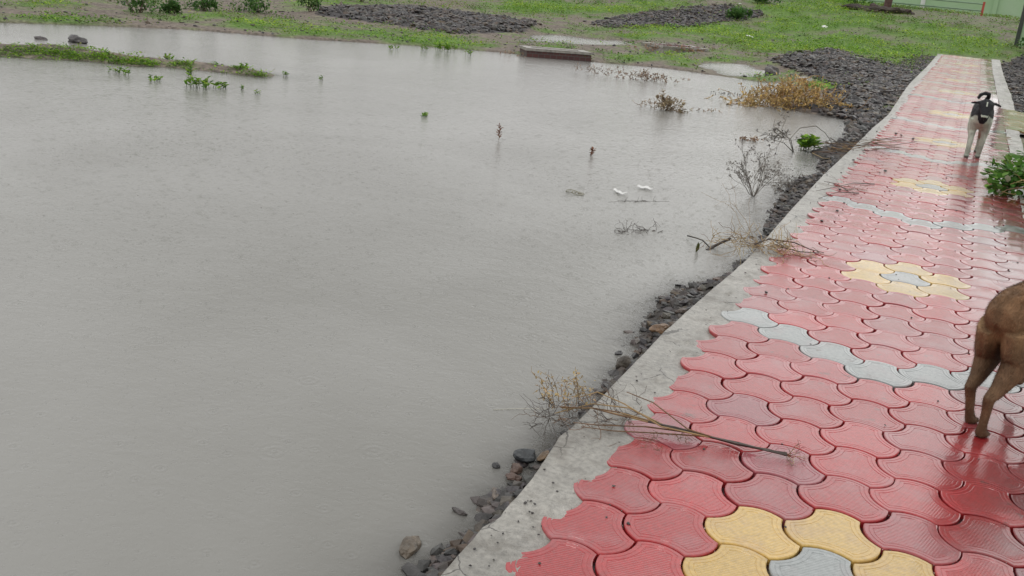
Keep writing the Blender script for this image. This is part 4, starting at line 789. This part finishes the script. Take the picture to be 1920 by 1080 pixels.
# walls, seen at the upper right
m_wall = mat('light_green_paint', (.30, .46, .26), .6, .18, .8, .01, 6, col2=(.36, .50, .33)); m_dark = mat('dark_metal', (.04, .05, .04), .4, .2, 3); m_white = mat('white_metal', (.6, .62, .6), .4, .1, 3)
e = empty('garden_wall', (1.25, 38, TZ(1.3, 38)), 'tall light green wall at the right edge beyond the path', 'wall'); mb = MB(); mb.box((.1, 0, -.5), (14, .22, 3.4)); mb.build('wall_panel', m_wall, e); mb = MB(); mb.box((-.03, -.06, -.5), (.097, .18, 3.5)); mb.build('corner_post', m_dark, e); mb = MB(); mb.box((.0, -.05, 3.403), (14.05, .27, 3.52)); mb.build('coping', m_wall, e)
e = empty('white_pipe', (2.1, 35, TZ(2.1, 35)), 'bent thin white pipe leaning in front of the light green wall', 'pipe'); mb = MB(); mb.tube([(-.05, 0, -.1), (0, 0, .1), (.1, 0, 1.2)], .03, .03, 7); mb.build('upright', m_white, e); mb = MB(); mb.tube([(.03, -.06, .1), (.6, -.06, .04)], .025, .025, 7); mb.build('foot', m_white, e)
bw = empty('boundary_wall', (-9, 66, TZ(-9, 60)), 'long pale green boundary wall at the top right beyond the lawn', 'wall'); mb = MB(); mb.box((0, 0, -1), (16, .25, 2.6)); mb.build('wall_panel', m_wall, bw)
for x in (1.5, 5.5, 9.5): mb = MB(); mb.box((x, -.1, -1), (x + .25, -.003, 2.6)); mb.build('pillar', m_white if x == 5.5 else m_wall, bw)
# small yellow frame, slab and boulder on the far lawn
m_yel = mat('yellow_paint', (.55, .33, .04), .4, .15, 5)
p = hit(1800, 24); e = empty('yellow_frame', p, 'small yellow painted metal frame on the far lawn left of the tall dark bush', 'play frame'); mb = MB(); mb.tube([(.05, 0, -.05), (.05, 0, .3), (.12, 0, .62), (.3, 0, .75)], .07, .05, 8); mb.build('post', m_yel, e); mb = MB(); mb.tube([(.0, -.09, .28), (-.28, -.09, .25), (-.34, -.09, .3)], .05, .04, 8); mb.tube([(.08, -.09, .5), (-.22, -.09, .46)], .04, .04, 8); mb.build('bar', m_yel, e); mb = MB(); mb.box((-.15, -.15, -.05), (.28, .15, .02)); mb.build('base', m_yel, e)
p = hit(1815, 20); mb = MB(); mb.rock((p.x + .1, p.y + .5, p.z + .2), .7, .5, .42, (.12, .10, .10), 3); o = mb.build('boulder', m_stone, loc=tuple(p)); tag(o, 'rounded grey boulder behind the yellow frame', 'boulder')
p = hit(1838, 22); mb = MB(); mb.box((p.x - .5, p.y, p.z), (p.x + .9, p.y + .7, p.z + .14), jit=.01); o = mb.build('concrete_slab', m_rim, loc=tuple(p)); tag(o, 'low pale concrete slab between the boulder and the tall dark bush', 'slab')
# ------------------------------------------------------------------ bush spilling over the right edge of the path
e = empty('spreading_bush', (.92, 9.6, 0), 'round leaved green bush with dry stems spilling onto the right edge of the path', 'bush'); o0 = Vector(e.location)
mb = MB(); LG = [(.09, .23, .04), (.14, .30, .055), (.07, .18, .035), (.19, .35, .07)]
cl = [(-.42, -.28, .10, .14), (-.34, -.1, .18, .15), (-.22, -.25, .22, .17), (-.1, -.1, .34, .2), (.0, .1, .42, .22), (.15, -.2, .34, .24), (.3, .1, .45, .3), (-.12, -.42, .12, .15), (.12, -.45, .16, .2), (.5, -.2, .35, .3), (-.18, .15, .28, .16)]
for k in range(1500):
    cx, cy, cz, r = rnd.choice(cl); q = Vector((rnd.gauss(0, 1), rnd.gauss(0, 1), rnd.gauss(0, .9))).normalized() * r * rnd.random() ** .4; P_ = Vector((cx, cy, cz)) + q; P_.z = max(P_.z, .015)
    mb.leaf(P_, (q.x + rnd.gauss(0, .5), q.y + rnd.gauss(0, .5), rnd.gauss(.1, .5)), (0, 0, 1), rnd.uniform(.04, .075), rnd.uniform(.04, .065), jitc(rnd.choice(LG) if rnd.random() > .07 else (.42, .46, .33), .25), curl=.08)
for (px, py, zz) in ((1862, 310, .10), (1870, 318, .08), (1880, 325, .06), (1890, 305, .14), (1868, 330, .03), (1885, 316, .1), (1900, 322, .1), (1895, 335, .04), (1858, 322, .05), (1875, 338, .02), (1905, 300, .2), (1912, 290, .26), (1908, 312, .14)):
    c = K(px, py, zz) - o0
    for k in range(5): mb.leaf(c + Vector((rnd.gauss(0, .03), rnd.gauss(0, .03), rnd.gauss(0, .02))), (rnd.gauss(0, 1), rnd.gauss(0, 1), .3), (0, 0, 1), .085, .08, jitc(rnd.choice(LG), .2), curl=.1)
mb.build('foliage', m_leaf, e); mb = MB()
for k in range(60): a = rnd.uniform(2.4, 5.2); mb.tube(wander((rnd.gauss(.1, .2), rnd.gauss(-.3, .2), .12 + .1 * rnd.random()), (math.cos(a), math.sin(a), -.1), rnd.uniform(.2, .55), 5, .22, .06), .005, .002, 5, jitc(rnd.choice((STR, TAN, (.20, .20, .07), BRN)), .2))
mb.build('stem', m_dry, e)
mb = MB()
for k in range(900):
    x = .86 + abs(rnd.gauss(0, .3)); y = rnd.uniform(5.5, 14.5)
    if x - .78 < .08 * (1 + math.sin(y * 2.3)): continue
    weed_clump(mb, x, y, TZ(x, y), .07, 7, .05, LG + GC[2:3])
o = mb.build('verge_weeds', m_leaf); tag(o, kind='stuff')
# ------------------------------------------------------------------ dogs
def fur_mat(name, attr='Col'):
    m = mat(name, attr=attr, rough=.62, var=.22, vscale=18, spec=.3); t = m.node_tree; l = t.links.new; b = t.nodes['Principled BSDF']
    tcn = N(t, 'ShaderNodeTexCoord'); mpn = N(t, 'ShaderNodeMapping'); mpn.inputs['Scale'].default_value = (.22, 1, .45); l(tcn.outputs['Object'], mpn.inputs['Vector']); nb = N(t, 'ShaderNodeTexNoise'); nb.inputs['Scale'].default_value = 170; nb.inputs['Detail'].default_value = 4; nb.inputs['Distortion'].default_value = .6; l(mpn.outputs[0], nb.inputs['Vector'])
    bp = N(t, 'ShaderNodeBump'); bp.inputs['Distance'].default_value = .006; l(nb.outputs['Fac'], bp.inputs['Height']); l(bp.outputs[0], b.inputs['Normal']); return m
def ell(mb, pts, sides=14):      # tube of elliptical sections; pts: (centre, half width across, half height)
    n = len(pts); vs = []; fs = []
    for k in range(n):
        c = Vector(pts[k][0]); t_ = (Vector(pts[min(k + 1, n - 1)][0]) - Vector(pts[max(k - 1, 0)][0])).normalized(); side = Vector((0, 1, 0)); side = (side - t_ * side.dot(t_)).normalized(); up = side.cross(t_)
        for a in range(sides): q = 2 * math.pi * a / sides; vs.append(c + side * math.cos(q) * pts[k][1] + up * math.sin(q) * pts[k][2])
    for k in range(n - 1):
        for a in range(sides): fs.append((k * sides + a, k * sides + (a + 1) % sides, (k + 1) * sides + (a + 1) % sides, (k + 1) * sides + a))
    fs.append(tuple(range(sides))[::-1]); fs.append(tuple((n - 1) * sides + a for a in range(sides))); mb.add(vs, fs)
def dog_mesh(name, legs, trunk, tail, head, colf, m, vox=.006):
    mb = MB(); ell(mb, trunk)
    for lg in legs: ell(mb, lg[0], 10); ell(mb, lg[1], 10)
    if tail: ell(mb, tail, 8)
    for h_ in head: ell(mb, h_, 10)
    o = mb.build(name, m); md = o.modifiers.new('r', 'REMESH'); md.mode = 'VOXEL'; md.voxel_size = vox; sm = o.modifiers.new('s', 'SMOOTH'); sm.iterations = 5; sm.factor = .5
    dg = bpy.context.evaluated_depsgraph_get(); me2 = bpy.data.meshes.new_from_object(o.evaluated_get(dg)); old = o.data; o.modifiers.clear(); o.data = me2; bpy.data.meshes.remove(old)
    n = len(me2.vertices); co = np.zeros(n * 3, np.float32); me2.vertices.foreach_get('co', co); co = co.reshape(-1, 3)
    for a in list(me2.color_attributes): me2.color_attributes.remove(a)
    a = me2.color_attributes.new('Col', 'FLOAT_COLOR', 'POINT'); arr = np.ones((n, 4), np.float32); arr[:, :3] = colf(co); a.data.foreach_set('color', arr.ravel()); me2.polygons.foreach_set('use_smooth', np.ones(len(me2.polygons), bool)); me2.materials.clear(); me2.materials.append(m); me2.update(); return o
def fur(name, body, n, ln, w, parent, m, seed=3, zmin=0.02, skip=None):     # short hair lying back along the coat
    me_ = body.data; me_.calc_loop_triangles(); r_ = np.random.RandomState(seed); nv_ = len(me_.vertices); co = np.zeros(nv_ * 3); me_.vertices.foreach_get('co', co); co = co.reshape(-1, 3); no = np.zeros(nv_ * 3); me_.vertices.foreach_get('normal', no); no = no.reshape(-1, 3)
    cc = np.zeros(nv_ * 4); me_.color_attributes['Col'].data.foreach_get('color', cc); cc = cc.reshape(-1, 4)[:, :3]; idx = r_.randint(0, nv_, n); p = co[idx] + r_.normal(0, .0022, (n, 3)); nn = no[idx]; c = cc[idx] * r_.uniform(.55, 1.5, (n, 1))
    back = np.array([-.75, 0, -.75]) + r_.normal(0, .28, (n, 3)); d = nn * .42 + (back - nn * (back * nn).sum(1, keepdims=True)) * .8; d /= np.linalg.norm(d, axis=1, keepdims=True); s = np.cross(nn, d); s /= np.linalg.norm(s, axis=1, keepdims=True) + 1e-9
    L_ = ln * r_.uniform(.6, 1.3, (n, 1)) * np.clip(.45 + p[:, 2:3] * 1.3, .45, 1); v = np.stack([p + s * w - nn * .001, p - s * w - nn * .001, p + d * L_], 1).reshape(-1, 3); me2 = bpy.data.meshes.new(name); me2.from_pydata(v.tolist(), [], np.arange(n * 3).reshape(-1, 3).tolist())
    a = me2.color_attributes.new('Col', 'FLOAT_COLOR', 'POINT'); arr = np.ones((n * 3, 4), np.float32); arr[:, :3] = np.repeat(c, 3, 0); a.data.foreach_set('color', arr.ravel()); me2.materials.append(m); o = bpy.data.objects.new(name, me2); COL.objects.link(o); o.parent = parent; return o
def hind(y, hip, knee, hock, paw, k=1.0, toe=.05):
    pw = Vector(paw)
    k0 = k; lo = .9
    return ([(Vector(hip) + Vector((0, 0, .03)), .058 * k, .10 * k), ((Vector(hip) * .6 + Vector(knee) * .4), .056 * k, .098 * k), ((Vector(hip) * .2 + Vector(knee) * .8), .056 * k, .098 * k), ((Vector(knee) * .85 + Vector(hock) * .15), .050 * k, .080 * k), ((Vector(knee) * .55 + Vector(hock) * .45), .040 * k, .056 * k), ((Vector(knee) * .25 + Vector(hock) * .75), .029 * k, .038 * k), ((Vector(hock) + Vector((-.010, 0, .008))), .023 * k, .034 * k), ((Vector(hock) * .7 + pw * .3), .0195 * k, .023 * k), ((Vector(hock) * .35 + pw * .65), .0185 * k, .020 * k), ((pw.x + .004, pw.y, pw.z + .022), .024 * k, .022 * k)],
            [((pw.x - .012, pw.y, pw.z + .016), .017 * k, .015 * k), ((pw.x + toe * .4, pw.y, pw.z + .014), .030 * k, .017 * k), ((pw.x + toe, pw.y, pw.z + .010), .025 * k, .011 * k)])
def fore(sh, elb, wri, paw, k=1.0, toe=.05, toe_dz=0):
    pw = Vector(paw)
    return ([(sh, .045 * k, .07 * k), (elb, .034 * k, .044 * k), ((Vector(elb) + Vector(wri)) / 2, .027 * k, .03 * k), (wri, .024 * k, .025 * k), ((pw.x, pw.y, pw.z + .03), .022 * k, .022 * k), ((pw.x + .005, pw.y, pw.z + .018), .025 * k, .019 * k)],
            [((pw.x - .01, pw.y, pw.z + .016), .018 * k, .014 * k), ((pw.x + toe * .5, pw.y, pw.z + .014 + toe_dz * .5), .024 * k, .015 * k), ((pw.x + toe, pw.y, pw.z + .010 + toe_dz), .018 * k, .010 * k)])
# nearer dog: brown, walking away, only its hindquarters inside the picture's right edge
m_fur1 = fur_mat('brown_fur')
def col1(c):
    x, y, z = c[:, 0], c[:, 1], c[:, 2]; b = np.array([.20, .115, .062]); r = np.tile(b, (len(c), 1))
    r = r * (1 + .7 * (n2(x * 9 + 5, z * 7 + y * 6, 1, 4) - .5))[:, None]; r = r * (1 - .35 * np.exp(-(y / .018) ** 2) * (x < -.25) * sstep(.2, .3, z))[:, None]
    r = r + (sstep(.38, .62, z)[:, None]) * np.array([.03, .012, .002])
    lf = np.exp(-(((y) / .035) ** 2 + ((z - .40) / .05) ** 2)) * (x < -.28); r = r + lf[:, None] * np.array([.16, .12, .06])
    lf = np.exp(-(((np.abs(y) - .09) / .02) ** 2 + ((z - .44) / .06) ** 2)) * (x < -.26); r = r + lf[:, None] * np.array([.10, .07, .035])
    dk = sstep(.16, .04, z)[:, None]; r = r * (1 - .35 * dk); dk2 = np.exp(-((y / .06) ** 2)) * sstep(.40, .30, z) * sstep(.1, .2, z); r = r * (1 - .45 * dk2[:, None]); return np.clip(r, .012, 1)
e1 = empty('dog', (.428, 4.03, 0), 'brown short haired dog walking away at the right edge, its hindquarters nearest', 'dog')
trunk = [((-.375, 0, .46), .03, .04), ((-.36, 0, .475), .066, .085), ((-.31, 0, .49), .088, .110), ((-.22, 0, .505), .096, .118), ((-.08, 0, .52), .092, .105), ((.08, 0, .505), .105, .125), ((.22, 0, .50), .115, .145), ((.34, 0, .53), .095, .125), ((.44, 0, .60), .068, .085), ((.52, 0, .67), .058, .065)]
head = [[((.50, 0, .68), .055, .06), ((.58, 0, .72), .062, .065), ((.65, 0, .715), .05, .05), ((.72, 0, .69), .032, .033), ((.78, 0, .68), .024, .024)], [((.55, .05, .77), .012, .02), ((.545, .075, .80), .01, .022), ((.56, .09, .77), .006, .015)], [((.55, -.05, .77), .012, .02), ((.545, -.075, .80), .01, .022), ((.56, -.09, .77), .006, .015)]]
legs = [hind(1, (-.28, .052, .43), (-.20, .066, .30), (-.345, .052, .165), (-.315, .035, 0)), hind(-1, (-.28, -.052, .43), (-.25, -.066, .30), (-.41, -.055, .165), (-.415, -.055, 0)),
        fore((.26, .07, .42), (.20, .075, .30), (.24, .05, .20), (.17, .03, .115), toe=-.045, toe_dz=-.035), fore((.26, -.07, .42), (.22, -.078, .29), (.26, -.072, .15), (.27, -.07, 0))]
tail = [((-.36, 0, .53), .022, .022), ((-.39, 0, .46), .018, .018), ((-.385, .0, .40), .012, .012)]
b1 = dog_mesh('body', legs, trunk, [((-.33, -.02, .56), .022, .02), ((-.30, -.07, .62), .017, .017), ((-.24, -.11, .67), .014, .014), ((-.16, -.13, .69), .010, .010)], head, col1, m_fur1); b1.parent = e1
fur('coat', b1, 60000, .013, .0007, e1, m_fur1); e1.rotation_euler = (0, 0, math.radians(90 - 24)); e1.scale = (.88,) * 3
# farther dog: white chest and legs, black head and back, curled tail
m_fur2 = fur_mat('black_and_white_fur')
def col2(c):
    x, y, z = c[:, 0], c[:, 1], c[:, 2]; w = np.array([.46, .50, .42]); k = np.array([.016, .016, .020]); e_ = .03 * (n2(x * 14 + 3, y * 14 + z * 9, 1) - .5)
    blk = sstep(.46, .48, z + e_ + .8 * np.maximum(np.abs(y) - .06, 0))        # back, shoulders
    hd = (x > .34); muz = (x > .49) & (z < .50 + e_) ; blk = np.where(hd, 1.0, blk); blk = np.where(muz, 0.0, blk)
    blk = np.where((x > .555) & (np.abs(y) < .03) & (z > .43) & (z < .475), 1.0, blk)                          # nose
    blk = np.where((np.abs(y) < .007) & (x > .42) & (z > .585) & (z < .63), 0.0, blk)                                       # blaze
    blk = np.where((x < -.36) & (z > .62) , blk * .5, blk); blk = np.maximum(blk, sstep(.03, .012, z) * .7)
    r = w * (1 - blk[:, None]) + k * blk[:, None]; return r * (1 - .3 * sstep(.22, .05, z) * (n3(x * 20 + y * 9, z * 20, 1) > .45))[:, None]
e2 = empty('dog', (.235, 11.75, 0), 'black and white dog with a curled tail standing farther up the wet path', 'dog')
trunk2 = [((-.335, 0, .46), .03, .04), ((-.32, 0, .475), .07, .08), ((-.27, 0, .49), .092, .092), ((-.16, 0, .49), .10, .105), ((-.02, 0, .48), .105, .12), ((.12, 0, .455), .115, .15), ((.20, 0, .45), .108, .15), ((.27, 0, .48), .085, .125), ((.34, 0, .55), .055, .075), ((.38, 0, .575), .052, .06)]
head2 = [[((.36, 0, .585), .055, .06), ((.42, 0, .59), .076, .066), ((.465, 0, .57), .072, .062), ((.505, 0, .53), .052, .048), ((.545, 0, .49), .036, .034), ((.575, 0, .465), .028, .025)],
         [((.40, .045, .61), .016, .022), ((.395, .085, .612), .014, .024), ((.40, .12, .602), .011, .018), ((.405, .145, .592), .006, .010)], [((.40, -.045, .61), .016, .022), ((.395, -.085, .608), .013, .022), ((.40, -.125, .600), .009, .016), ((.405, -.155, .597), .005, .008)]]
E_ = 1.12
legs2 = [hind(1, (-.26, .055, .41), (-.19, .062, .28), (-.33, .05, .16), (-.30, .045, 0), .88), hind(-1, (-.26, -.055, .41), (-.15, -.062, .28), (-.28, -.045, .16), (-.22, -.035, 0), .88), fore((.2, .06, .42), (.165, .066, .29), (.18, .058, .15), (.18, .048, 0), 1.2), fore((.2, -.06, .42), (.18, -.066, .29), (.24, -.064, .15), (.27, -.07, 0), 1.2)]
tail2 = [((-.31, 0, .52), .024, .024), ((-.36, .02, .57), .024, .024), ((-.35, .045, .62), .024, .024), ((-.31, .04, .655), .024, .024), ((-.27, .0, .665), .023, .023), ((-.25, -.045, .645), .021, .021), ((-.24, -.065, .60), .017, .017)]
b2 = dog_mesh('body', legs2, trunk2, tail2, head2, col2, m_fur2); b2.parent = e2; fur('coat', b2, 16000, .010, .0012, e2, m_fur2, 5); mb = MB()
for s_ in (-1, 1): mb = MB(); mb.rock((.487, .034 * s_, .573), .008, .008, .008, (.01, .008, .006), 2, rough=0); mb.build('eye', m_fur2, e2)
e2.rotation_euler = (0, 0, math.radians(-88)); e2.scale = (.98,) * 3
